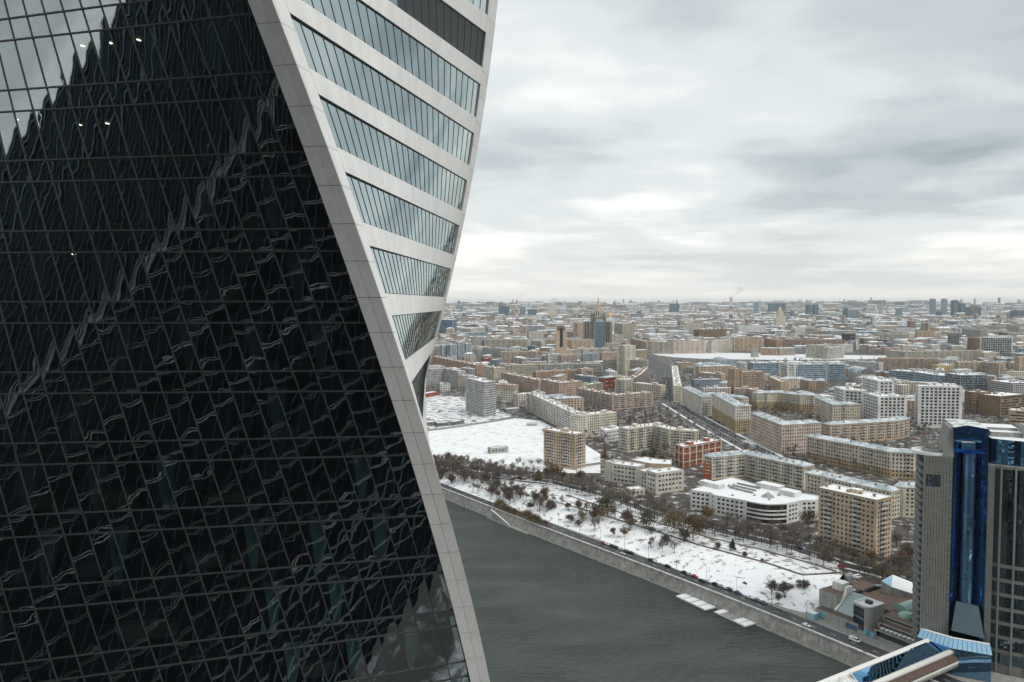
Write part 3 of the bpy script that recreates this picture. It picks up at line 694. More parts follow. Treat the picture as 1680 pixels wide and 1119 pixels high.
    if nh and depth > 6:
        C = lerp_line(mid, nh*2)
        if roof == 'flat':
            for i in range(nh):
                c = C[2*i+1]; d = Vector((C[2*i+2][0]-c[0], C[2*i+2][1]-c[1])).normalized()
                k = MB(); k.obox((c[0]+d.y*rr.uniform(-1, 1)*depth*0.12, c[1]-d.x*rr.uniform(-1, 1)*depth*0.12), d, rr.uniform(4, 8), min(depth*0.4, 5), z1-0.68, z1+rr.uniform(1.6, 3.0), 0, 1); k.build('roof_hut', [wm, M_roof_snow], ro)
        k = MB(); CC = lerp_line(mid, max(3, int(Lt/7)))
        for c, c2 in zip(CC[:-1], CC[1:]):
            d = Vector((c2[0]-c[0], c2[1]-c[1])).normalized(); o = rr.uniform(-0.3, 0.3)*depth
            k.obox((c[0]-d.y*o+d.x, c[1]+d.x*o+d.y), d, rr.uniform(0.7, 1.8), 0.9, z1-0.5, z1+rr.uniform(1.2, 2.0)+(1.3 if roof != 'flat' else 0), 0, 1)
        k.build('chimney', [M_chim, M_roof_snow], ro)['kind'] = 'stuff'
    return T, poly, F
A_, O_ = 'apartment_block', 'office_block'
AP, OF = 'apartment building', 'office building'
BL = [
 # --- nearest rows
 (A_, 'tan brick apartment tower at the edge of the snow field', AP, [(892,704.5),(944,712)], 35, 16, 'tan', 'twr', 'flat', {}),
 (A_, 'tan brick apartment tower with white balconies left of the dark skyscraper', AP, [(1343.4,799.3),(1438.3,820)], 40.5, 17, 'tan', 'twr', 'flat', {'cornice': True}),
 (A_, 'red brick building with cream corner strips and snowy roof', AP, [(1108,727.7),(1121,733),(1183,721.4)], 20.6, 13, 'red', 'stal', 'flat', {'cornice': True}),
 (A_, 'long bent cream apartment block with an orange end wall', AP, [(1168,750),(1223,745),(1319,765)], 21, 13, 'cream', 'sovb', 'hip', {'cornice': True}),
 (A_, 'cream apartment wing with patchy roof behind the tan tower', AP, [(1321,775),(1350,781),(1400,793),(1462,806)], 21, 13, 'cream', 'sov', 'hip', {}),
 (A_, 'cream corner house with an orange gable beside the dark skyscraper', AP, [(1468,797),(1482,799),(1520,801)], 23, 14, 'cream', 'sov', 'hip', {}),
 (A_, 'beige palace-like apartment row with cornice and two storey base', AP, [(1323,714.8),(1353,721),(1408.6,731),(1462,741.5),(1501,743.5),(1560,739)], 24, 15, 'beige', 'stalb', 'hip', {'cornice': True, 'split': (8.2, 'ochre')}),
 (A_, 'plain beige slab with grey metal roof and balconies', AP, [(1362,697),(1475.5,690),(1493,685.5)], 22, 15, 'tan', 'sovb', 'hip', {}),
 (A_, 'tall rose beige corner house with pilasters along the avenue', AP, [(1232,677),(1283,697),(1347,693)], 31.5, 15, 'rose', 'stal', 'hip', {'cornice': True}),
 (A_, 'pale corner house by the avenue with white upper storeys', AP, [(1168,645),(1207,666),(1232,665)], 34, 15, 'pale', 'stal', 'hip', {'cornice': True, 'split': (15.5, 'ochre')}),
 (A_, 'yellowish pale house at the bend of the avenue', AP, [(1119,635),(1152,651),(1168,650)], 28, 15, 'pale', 'stal', 'hip', {'cornice': True}),
 (A_, 'long cream slab house with white end, facing the snow field', AP, [(863,644.5),(872,646.5),(948,681)], 27, 13, 'pale', 'sovb', 'flat', {'ends': 'blank'}),
 (A_, 'cream end wing with square windows joined to the long slab', AP, [(949,681.5),(1011.6,675.4)], 27.2, 15, 'cream', 'sov', 'flat', {}),
 (A_, 'orange pink bent brick house with balconies beside the avenue', AP, [(945.5,636),(1004.5,648),(1071.5,643)], 22.5, 13, 'pink', 'sovb', 'flat', {}),
 (A_, 'pinkish brown house with a pale string course', AP, [(887,622),(917.7,628),(956,625)], 29, 15, 'pink', 'stal', 'flat', {'cornice': True}),
 (A_, 'long salmon brick house behind the grey slab tower', AP, [(822,611),(884,623.5)], 25, 13, 'pink', 'stal', 'flat', {}),
 (A_, 'salmon and cream house touching the grey slab tower', AP, [(806,629.5),(844,631.5)], 28, 14, 'pink', 'stal', 'flat', {'split': (18, 'pale')}),
 (O_, 'grey concrete slab tower with strip windows by the work yard', OF, [(764,619.5),(795,627),(813.5,624)], 50, 24, 'grey', 'slab', 'flat', {}),
 (A_, 'yellowish cream apartments with dense balconies behind white low house', AP, [(1030,703),(1073,697.5),(1098,704),(1142,707)], 26, 14, 'cream', 'sovb', 'flat', {}),
 (O_, 'small white modern house with roof terraces left of yellowish apartments', OF, [(984,701.5),(994,706.5),(1027,701)], 14, 16, 'white', 'low', 'flat', {}),
 # --- left cluster
 (A_, 'cream house with tall windows behind the grey slab tower', AP, [(792,600.5),(811,603),(828,602)], 34, 15, 'cream', 'stal', 'flat', {}),
 (A_, 'long orange brick house leading to the far left', AP, [(709,584),(782,599),(793,598)], 26, 14, 'brick', 'stal', 'flat', {}),
 (A_, 'grey panel house with bright end wall at the left edge', AP, [(690,605.5),(728,604),(752,608.5)], 34, 15, 'grey', 'sov', 'flat', {}),
 (A_, 'cream house between grey panel house and grey slab tower', AP, [(752,615),(770,617),(779,615)], 27, 14, 'cream', 'sov', 'flat', {}),
 (A_, 'dark brown row house behind the salmon house', AP, [(829,599.5),(884,597)], 30, 15, 'olive', 'stal', 'flat', {}),
 (A_, 'long grey row with balconies in the middle of the left district', AP, [(886,598),(940,596.5),(987,597)], 28, 15, 'greenish', 'sovb', 'flat', {}),
 (A_, 'orange brick house with turrets above the pinkish brown house', AP, [(880,610),(930,607),(972,608)], 22, 14, 'brick', 'stalb', 'flat', {}),
 (A_, 'grey ribbed slab with dark loggias left of the avenue', AP, [(989,589),(1030,590),(1062,591)], 34, 15, 'olive', 'sovb', 'flat', {}),
 (A_, 'brick house with stacked balconies and orange end', AP, [(955,605),(972,604)], 26, 16, 'pink', 'sovb', 'flat', {}),
 (A_, 'small red house with grey roof among bare trees', 'house', [(992,620),(1011,618)], 22, 14, 'red', 'strip', 'hip', {}),
 (A_, 'low brown house with flat snowy roof behind orange bent house', AP, [(958,632),(990,627)], 16, 13, 'olive', 'low', 'flat', {}),
 (A_, 'cream stepped house with dark window columns beside the avenue', AP, [(1026,623),(1040,620.5)], 27, 20, 'cream', 'sovb', 'flat', {}),
 (A_, 'dark ribbed slab with snowy vents beside the avenue', AP, [(1042,619.5),(1053,613),(1065,602)], 27, 13, 'brown', 'sovb', 'flat', {}),
 (A_, 'white tower with set back top at the bridgehead', 'tower', [(1026,567),(1043,566)], 66, 24, 'cream', 'fins', 'flat', {}),
 (A_, 'long yellow stone palace block left of the spired tower', AP, [(894,557.5),(940,558),(975,557)], 42, 20, 'tan', 'fins', 'flat', {'cornice': True}),
 (A_, 'long greenish beige palace block at left', AP, [(795,557),(866,556.5)], 42, 22, 'olive', 'fins', 'flat', {'cornice': True}),
 (A_, 'white panel block left of the greenish beige palace', AP, [(777,553),(796,552.5)], 50, 18, 'grey', 'sov', 'flat', {}),
 (A_, 'beige block with vertical bays behind the palace blocks', AP, [(868,545),(893,544.5)], 50, 20, 'stone', 'fins', 'flat', {}),
 (O_, 'blue glass office slab with white frame at the left edge', OF, [(718,524.5),(742,525)], 80, 30, 'bluegrey', 'glass', 'flat', {'wmat': 'blue'}),
 (O_, 'low blue glass office with strip windows', OF, [(755,546),(800,544.5)], 34, 40, 'bluegrey', 'strip', 'flat', {'wmat': 'blue'}),
 (A_, 'grey blue twin roofed house, first from the left', AP, [(725.5,567),(737,566.5)], 40, 18, 'bluegrey', 'fins', 'hip', {}),
 (A_, 'grey blue twin roofed house, second from the left', AP, [(739,566),(750,565.5)], 42, 18, 'bluegrey', 'fins', 'hip', {}),
 (A_, 'grey blue house with pale central bay, third from the left', AP, [(751.5,562),(764,561.5)], 48, 18, 'bluegrey', 'fins', 'hip', {}),
 (A_, 'grey blue house, last of the four twin roofed ones', AP, [(765,564),(774,563.5)], 44, 18, 'bluegrey', 'fins', 'hip', {}),
 (A_, 'pale slab with grey balconies in front of the greenish palace', AP, [(791,570),(817,571),(836,573)], 36, 15, 'grey', 'sovb', 'flat', {}),
 (A_, 'brown slab with white balconies below the greenish palace', AP, [(822,577),(850,576.5),(880,577)], 32, 15, 'tan', 'sovb', 'flat', {}),
 (A_, 'low red brick house amid the left district', AP, [(794,588.5),(816,587.5)], 17, 14, 'red', 'low', 'flat', {}),
 (A_, 'white balcony slab in the middle of the left district', AP, [(900,581),(922,580)], 32, 15, 'white', 'strip', 'flat', {}),
 (A_, 'pinkish slab right of the white balcony slab', AP, [(922,583),(947,581)], 32, 15, 'pink', 'sovb', 'flat', {}),
 (A_, 'long white topped house with dark windows under the spired tower', AP, [(945,571.5),(1000,571.5)], 36, 18, 'pale', 'stalb', 'flat', {}),
 (A_, 'grey blue slab in front of the white topped house', AP, [(957,580),(983,579.5)], 34, 15, 'bluegrey', 'sovb', 'flat', {}),
 (A_, 'pink end house left of the bridgehead tower', AP, [(988,578.5),(1020,577.5)], 34, 15, 'pink', 'stal', 'flat', {}),
 (A_, 'beige house with strip windows below the spired tower', AP, [(978,563),(1018,563)], 36, 18, 'stone', 'fins', 'flat', {}),
 # --- across the far river
 (A_, 'long pinkish riverside row across the far river, left part', AP, [(1034,555),(1060,560.5)], 38, 16, 'pink', 'fins', 'flat', {}),
 (A_, 'long grey green riverside row across the far river', AP, [(1061,560.5),(1105,561)], 38, 16, 'olive', 'fins', 'flat', {}),
 (A_, 'long pinkish riverside row across the far river, right part', AP, [(1106,559.5),(1158,559)], 40, 16, 'rose', 'fins', 'flat', {}),
 (A_, 'beige riverside house behind bare trees across the far river', AP, [(1168,559),(1202,556.5)], 40, 16, 'stone', 'fins', 'flat', {}),
 (A_, 'long yellow beige palace with orange attic across the far river', AP, [(1204,553.5),(1252,553)], 46, 20, 'tan', 'fins', 'flat', {'cornice': True}),
 (A_, 'orange brown wing right of the yellow beige palace', AP, [(1253,555),(1275,557)], 40, 18, 'brick', 'fins', 'flat', {}),
 (O_, 'grey brown office tower block with flat top right of the spired tower', 'tower', [(1022,531.5),(1041,531)], 80, 45, 'olive', 'fins', 'flat', {}),
 (A_, 'cream house with tall dark arches near the spired tower', AP, [(1004.5,549.5),(1022.5,549)], 52, 24, 'beige', 'fins', 'flat', {}),
 (A_, 'brown block at left foot of the spired tower', AP, [(949,529.5),(960,529)], 80, 24, 'pink', 'fins', 'flat', {}),
 (O_, 'white framed office with tall dark windows across the river', OF, [(1212,535.5),(1258,534.5)], 52, 30, 'white', 'fins', 'flat', {}),
 (A_, 'long brown brick row with white balconies at right centre', AP, [(1283,556.5),(1330,557),(1386,557.5)], 36, 15, 'brick', 'sovb', 'flat', {}),
 (A_, 'cream stepped apartment house above the blue office', AP, [(1322,565.5),(1356,566.5)], 38, 18, 'cream', 'sovb', 'flat', {}),
 (A_, 'cream apartment house right of the stepped one', AP, [(1360,570),(1385,568)], 34, 18, 'pale', 'sovb', 'flat', {}),
 (A_, 'dark glass cube with grey corner tower', OF, [(1381,547),(1397,547.5)], 48, 30, 'darkgrey', 'glass', 'flat', {}),
 (A_, 'low cream villa by the far river', 'house', [(1279,571.5),(1305,571)], 22, 20, 'olive', 'low', 'hip', {}),
 (A_, 'low brick houses left of the cream villa', 'house', [(1248,571),(1277,571.5)], 22, 18, 'brick', 'low', 'hip', {}),
 # --- right side
 (O_, 'grey blue block left of the blue and white office', OF, [(1236,595.5),(1279,595)], 32, 30, 'bluegrey', 'strip', 'flat', {'wmat': 'blue'}),
 (O_, 'blue and white office, striped left wing', OF, [(1280,595.5),(1292,597),(1306,596.5)], 41, 26, 'white', 'strip', 'flat', {}),
 (O_, 'blue and white office, wide blue middle part', OF, [(1307,598),(1358,597)], 38, 26, 'bluegrey', 'strip', 'flat', {'wmat': 'blue'}),
 (O_, 'blue and white office, dark blue right part', OF, [(1359.5,597),(1387,597.5)], 37, 26, 'bluegrey', 'strip', 'flat', {'wmat': 'blue'}),
 (A_, 'brown brick tower with white loggias right of the courtyard', AP, [(1217.5,609.5),(1254,609.5)], 46, 16, 'brick', 'twr', 'flat', {}),
 (A_, 'brown brick tower left of and behind the white loggia tower', AP, [(1206,605.5),(1218,605)], 46, 20, 'brick', 'sov', 'flat', {}),
 (A_, 'lower brown block at the foot of the brick towers', AP, [(1205,637),(1228,637.5),(1241,641)], 28, 14, 'pink', 'sovb', 'flat', {}),
 (A_, 'ochre house with snowy roof right of brick towers', AP, [(1261,617),(1281,626),(1296,625)], 25, 15, 'tan', 'sov', 'flat', {}),
 (A_, 'long courtyard house of beige and ochre stone with balconies', AP, [(1242,645),(1278,644),(1314,648),(1337,648.5)], 26, 14, 'cream', 'stalb', 'hip', {'cornice': True, 'split': (11.5, 'ochre')}),
 (A_, 'beige end house with corner balconies before the white grid offices', AP, [(1337,651.5),(1366,663.5),(1411.5,663)], 31, 15, 'beige', 'stalb', 'hip', {'cornice': True}),
 (A_, 'long ochre house behind trees at the avenue corner', AP, [(1147,601.5),(1200,600)], 24, 15, 'tan', 'fins', 'hip', {}),
 (A_, 'narrow strip house following the avenue up to the bend', AP, [(1119,633),(1114,612),(1112,600)], 26, 13, 'cream', 'stal', 'flat', {}),
 (O_, 'white grid office, left low wing of the group', OF, [(1367.5,633.6),(1385,639),(1416,641)], 43, 22, 'white', 'grid', 'flat', {'wmat': 'off'}),
 (O_, 'white grid office, tallest middle block of the group', OF, [(1415,618),(1441,624.5),(1467.5,625)], 56, 26, 'white', 'grid', 'flat', {'wmat': 'off'}),
 (O_, 'white grid office with dark attic storey, front block of the group', OF, [(1416.6,643.5),(1441,650),(1488,650)], 42, 22, 'white', 'grid', 'flat', {'wmat': 'off'}),
 (O_, 'tall white grid office block with square windows standing alone', OF, [(1502,630.5),(1507,633),(1579.5,634)], 54, 30, 'white', 'grid', 'flat', {'wmat': 'off', 'huts': 4}),
 (O_, 'brown windowless box with dark glass right side', 'hall', [(1600,645.7),(1641.5,650)], 29, 60, 'brown', 'blank', 'flat', {'ends': 'strip'}),
 (O_, 'narrow brown stair block left of the brown box', 'hall', [(1582.5,641),(1595.5,643)], 32, 30, 'brown', 'slab', 'flat', {}),
 (O_, 'dark glass office with slanted end behind the tall white grid block', OF, [(1576,615),(1620,614.5)], 38, 40, 'bluegrey', 'glass', 'flat', {'wmat': 'off'}),
 (O_, 'dark checkered office with white spots', OF, [(1619.5,623.5),(1660,628.5)], 30, 40, 'darkgrey', 'low', 'flat', {'wmat': 'white'}),
 (O_, 'white striped office at the right edge', OF, [(1661,628),(1700,629)], 28, 40, 'white', 'strip', 'flat', {}),
 (O_, 'long curved glass mall with snowy roof', 'mall', [(1458,607),(1500,610),(1540,615.5),(1576,619)], 26, 40, 'bluegrey', 'strip', 'flat', {'wmat': 'blue'}),
 (O_, 'yellow palace pavilion with tall windows', 'building', [(1538,599.5),(1579,599)], 20, 20, 'yellow', 'stal', 'flat', {}),
 (A_, 'long brown brick row behind the glass mall', AP, [(1443,587.5),(1490,588),(1541,589)], 32, 16, 'brick', 'sovb', 'flat', {}),
 (A_, 'long yellowish palace row above the brown brick row', AP, [(1485,577),(1540,576),(1594,575.5)], 32, 18, 'olive', 'fins', 'flat', {}),
 (A_, 'brown apartments right of the yellow pavilion', AP, [(1573,594),(1610,593.5),(1640,596)], 34, 15, 'tan', 'sovb', 'flat', {}),
 (O_, 'large office with white frame and dark glass bands at right', OF, [(1608.6,553.5),(1662,554)], 60, 30, 'white', 'hotel', 'flat', {'wmat': 'off', 'ends': 'blank'}),
 (O_, 'brown side slab of the white framed office', OF, [(1597,554.5),(1608,554.5)], 59, 30, 'brown', 'slab', 'flat', {}),
 (A_, 'low white block with dark windows right of the blue offices', AP, [(1387,591.5),(1443,595)], 26, 16, 'white', 'slab', 'flat', {}),
 (A_, 'cream palace with yellow wings at right', AP, [(1434,547.5),(1491,549)], 36, 24, 'cream', 'fins', 'flat', {}),
 (A_, 'brown house left of the checkered office roof', AP, [(1506,543),(1532,543)], 48, 24, 'tan', 'fins', 'flat', {}),
 (A_, 'dark slab tower with blue base at right', OF, [(1560.5,549),(1574,549)], 56, 20, 'darkgrey', 'sov', 'flat', {}),
 (O_, 'grey green block with pale face at right', OF, [(1578,539.5),(1609,541)], 52, 30, 'greenish', 'fins', 'flat', {}),
 (A_, 'yellow beige house cut by the right edge', AP, [(1673,586),(1700,586)], 40, 20, 'tan', 'fins', 'flat', {}),
 (A_, 'yellow striped low office at the right edge', OF, [(1656,672.5),(1700,675)], 18, 24, 'tan', 'strip', 'flat', {}),
 (A_, 'dark brick block group across the river right of the pinkish rows', AP, [(1147,541),(1192,539)], 52, 26, 'brown', 'fins', 'flat', {}),
]
WM = dict(blue=M_win_blue, off=M_win_off, white=M_trim)
for nm, lab, cat, px, h, dp, wall, st, rf, kw in BL:
    kw = dict(kw)
    if 'wmat' in kw: kw['wmat'] = WM[kw['wmat']]
    building(nm, lab, cat, px, h, dp, wall, st, rf, **kw)

# wheel tracks in the snow field
for nm, px in (('track', [(712, 716), (760, 712), (790, 709), (812, 700)]), ('track', [(800, 709), (850, 714), (890, 722)]), ('track', [(720, 742), (790, 745), (850, 742), (900, 738)]), ('track', [(760, 728), (785, 734), (800, 742)])):
    c = lerp_line([G(x, y, 0) for x, y in px], 40); c = [(x+math.sin(i*0.5)*0.6, y+math.cos(i*0.37)*0.8) for i, (x, y) in enumerate(c)]
    k = MB()
    for o in (-0.9, 0.9): strip(k, off_line(c, o-0.28), off_line(c, o+0.28), 0.045, 0.045)
    tag(k.build('snow_track', M_track), kind='structure')
# ================================================================== buildings with a shape of their own
def orange_end():
    # painted orange lower part on the end wall of the bent cream block, and pale corner strips of the red house
    F = [G(x, y, 21) for x, y in [(1168,750),(1223,745),(1319,765)]]
    B = off_line(F, 13)
    return B[0], F[0]
def prism(mb, poly, z0, z1, m=0, mt=None):
    n = len(poly)
    for i in range(n): j = (i+1) % n; mb.quad((*poly[i], z0), (*poly[j], z0), (*poly[j], z1), (*poly[i], z1), m)
    mb.poly([(*p, z1) for p in poly], m if mt is None else mt)
def rect(c, d, l, w):
    n = (-d[1], d[0]); return [(c[0]+a*d[0]*l/2+b*n[0]*w/2, c[1]+a*d[1]*l/2+b*n[1]*w/2) for a, b in ((-1,-1),(1,-1),(1,1),(-1,1))]
by_label = {o['label']: o for o in COL.objects if 'label' in o}
def paint_end():
    T = by_label['long bent cream apartment block with an orange end wall']
    a, b = orange_end(); d = Vector((b[0]-a[0], b[1]-a[1])).normalized(); n = Vector((d.y, -d.x))
    k = MB(); A = Vector(a)+n*0.12; B = Vector(b)+n*0.12
    k._hex([(a[0], a[1], 0), (A.x, A.y, 0), (B.x, B.y, 0), (b[0], b[1], 0), (a[0], a[1], 15.5), (A.x, A.y, 15.5), (B.x, B.y, 15.5), (b[0], b[1], 15.5)])
    tag(k.build('painted_end_wall', WALL['orange'], T), 'orange painted end wall')
    T = by_label['red brick building with cream corner strips and snowy roof']
    F = [G(x, y, 20.6) for x, y in [(1108,727.7),(1121,733),(1183,721.4)]]
    for i in range(2):
        a, b = Vector(F[i]), Vector(F[i+1]); L_ = (b-a).length; d = (b-a)/L_; n = Vector((d.y, -d.x)); m = max(1, round(L_/11))
        for q in range(m+1):
            c = a+d*(L_*q/m)+n*0.1; k = MB(); k.obox(c, d, 1.5, 0.5, 0, 20.6); k.build('corner_strip', WALL['cream'], T)
        for z in (5.0, 13.0, 19.0):
            k = MB(); c = (a+b)/2+n*0.08; k.obox(c, d, L_, 0.4, z, z+0.7); k.build('string_course', WALL['cream'], T)
paint_end()
def white_curved():
    h = 15
    T = thing('office_block', 'white office with curved dark glass front and snowy roof', OF, (*G(1230, 845, 0), 0))
    px = [(1133,803.5),(1166,808),(1172,812),(1224,821)]
    F = [G(x, y, h) for x, y in px]
    a = Vector(G(1225, 821.5, h)); b = Vector(G(1291, 826, h)); d = (b-a).normalized(); nn = Vector((d.y, -d.x)); arc = []
    for i in range(13):
        t = i/12; arc.append(tuple(a.lerp(b, t)+nn*(math.sin(math.pi*t)*5.5)))
    tail = [G(1312, 821, h), G(1343, 819.5, h)]
    front = F+arc+tail
    back = [tuple(Vector(p)+Vector((-0.25, 1)).normalized()*s) for p, s in ((tail[1], 16), (tail[0], 20), (F[0], 30))]
    mid = G(1204, 781, h); mid2 = G(1172, 789, h)
    poly = front+[G(1343, 813, h), G(1259, 800, h), G(1203, 783, h), G(1172, 789.5, h), G(1158, 796, h)]
    claim(poly)
    W, P, P2 = MB(), MB(), MB(); n = len(poly)
    for i in range(n):
        A, B = poly[i], poly[(i+1) % n]
        if 4 <= i < 16:
            L_ = math.dist(A, B); dd = Vector((B[0]-A[0], B[1]-A[1])).normalized(); no = Vector((dd.y, -dd.x))
            zz = [(0, 0.5, 0), (0.5, 3.4, 1), (3.4, 4.6, 0), (4.6, 6.4, 1), (6.4, 7.8, 0), (7.8, 9.4, 1), (9.4, 10.4, 0), (10.4, 14.2, 2), (14.2, h, 0)]
            for z0, z1, kind in zz:
                o = 0.0 if kind == 0 else -0.25
                q = [(A[0]+no.x*o, A[1]+no.y*o), (B[0]+no.x*o, B[1]+no.y*o)]
                (W if kind == 0 else P).quad((*q[0], z0), (*q[1], z0), (*q[1], z1), (*q[0], z1))
                if kind:
                    W.quad((*A, z0), (*B, z0), (*q[1], z0), (*q[0], z0)); W.quad((*q[0], z1), (*q[1], z1), (*B, z1), (*A, z1))
        else: facade(W, P, A, B, 0, h, ST['low'] if i < 19 else ST['blank'], None)
    W.build('wall', WALL['white'], T); P.build('window', winmat('brown_glass', (0.02, 0.016, 0.016), (0.12, 0.09, 0.08), 0.2, 0.08), T)['kind'] = 'stuff'
    k = MB(); I = inset(poly, 0.4)
    for i in range(n): j = (i+1) % n; k.quad((*poly[i], h), (*poly[j], h), (*I[j], h), (*I[i], h), 1); k.quad((*I[i], h), (*I[j], h), (*I[j], h-0.6), (*I[i], h-0.6), 1)
    k.poly([(*p, h-0.6) for p in I]); ro = k.build('roof', [M_snow, M_trim], T)
    dd = Vector(G(1240, 812, h))-Vector(G(1190, 800, h)); dd.normalize()
    for i, (x, y) in enumerate([(1216, 797), (1209, 800.5), (1204, 804)]):
        k = MB(); k.obox(G(x+12, y, h), dd, 22, 1.6, h-0.6, h+0.6, 0, 1); k.build('skylight', [M_conc, M_path], ro)
    for x, y, r, hh in [(1260, 814, 4.6, 4.4), (1204, 797, 2.2, 3.0), (1196, 797, 1.4, 2.4), (1252, 814, 1.4, 2.0), (1268, 815.5, 1.3, 1.8), (1262, 819, 1.2, 1.6), (1278, 812, 1.3, 1.7), (1238, 812, 1.1, 1.6), (1202, 812, 1.2, 1.6)]:
        c = G(x, y, h); k = MB(); k.lathe(c, [(r, h-0.6), (r, h-0.2), (0.05, h-0.2+hh*0.8)], 8); k.build('roof_cone', [M_conc], ro)
    for px_, l, w, hh in [((1264, 800), 20, 9, 3.0), ((1296, 811), 14, 9, 3.2), ((1168, 797), 20, 7, 3.0)]:
        k = MB(); k.obox(G(*px_, h), dd, l, w, h-0.6, h+hh, 0, 1); k.build('roof_hut', [WALL['white'], M_snow], ro)
white_curved()
def beige_complex():
    T = thing('office_block', 'beige angular office complex with flat snowy roofs by the terrace', OF, (*G(1050, 800, 0), 0))
    def wing(name, px, h, dp, st, wall='stone'):
        F = [G(x, y, h) for x, y in px]; poly = perp_poly(F, dp); claim(poly); W, P = MB(), MB(); n = len(poly)
        for i in range(n): facade(W, P, poly[i], poly[(i+1) % n], 0, h, ST[st] if i < len(F) or i == n-1 else ST['blank'], None)
        w = W.build(name, WALL[wall], T)
        if P.f: P.build('window', M_win, w)['kind'] = 'stuff'
        I = inset(poly, 0.4); k = MB()
        for i in range(n): j = (i+1) % n; k.quad((*poly[i], h), (*poly[j], h), (*I[j], h), (*I[i], h), 1); k.quad((*I[i], h), (*I[j], h), (*I[j], h-0.6), (*I[i], h-0.6), 1)
        k.poly([(*p, h-0.6) for p in I]); k.build('roof', [M_snow, WALL[wall]], w)
        for q in range(2):
            c = Vector(F[0]).lerp(Vector(F[-1]), 0.3+0.35*q); b = off_line(F, dp*0.5); k = MB(); k.obox((c.x+(b[0][0]-F[0][0]), c.y+(b[0][1]-F[0][1])), (1, 0), 2, 1.6, h-0.6, h+0.8); k.build('roof_vent', M_conc, w)
    wing('left_wing', [(991.5, 756), (1003, 758)], 18, 13, 'blank')
    wing('corner_wing', [(1003.6, 760), (1045.5, 765.5)], 17, 15, 'low')
    wing('glass_link', [(1046, 770.5), (1076, 778)], 15.5, 16, 'fins')
    wing('right_wing', [(1076.5, 776), (1122, 770.5)], 18, 14, 'low')
    wing('rear_wing', [(1034, 753.5), (1066, 760), (1101.8, 761.5)], 14, 22, 'blank', 'tan')
beige_complex()
def small_shed():
    for lab, px, h, dp, wall in [('small white site cabin alone on the snow field', [(805, 735.5), (834, 733)], 6, 8, 'greenish'), ('green site cabin at the right edge of the snow field', [(865, 695), (881, 695)], 3, 10, 'greenish'),
                     ('dark shed with snowy roof nearest the skyscraper in the work yard', [(690, 693), (715, 692)], 5, 14, 'darkgrey'), ('dark shed with snowy roof, second in the work yard', [(718, 694), (742, 692)], 5, 13, 'darkgrey'),
                     ('dark shed with snowy roof, third in the work yard', [(744, 692), (762, 689)], 5, 13, 'darkgrey'), ('red brick shed with snowy roof in the work yard', [(697, 646), (720, 642)], 7, 14, 'red'),
                     ('low glass roofed kiosk by the grey slab tower', [(832, 671), (857, 669)], 5, 12, 'bluegrey'), ('small grey entrance pavilion before the beige offices', [(1035, 803), (1058, 801)], 6, 10, 'stone'),
                     ('white bus stop hall beside the avenue', [(1217, 722), (1232, 729)], 4, 6, 'white')]:
        building('site_cabin' if 'cabin' in lab else 'shed', lab, 'cabin' if 'cabin' in lab else 'shed', px, h, dp, wall, 'low', 'flat', huts=0)
small_shed()

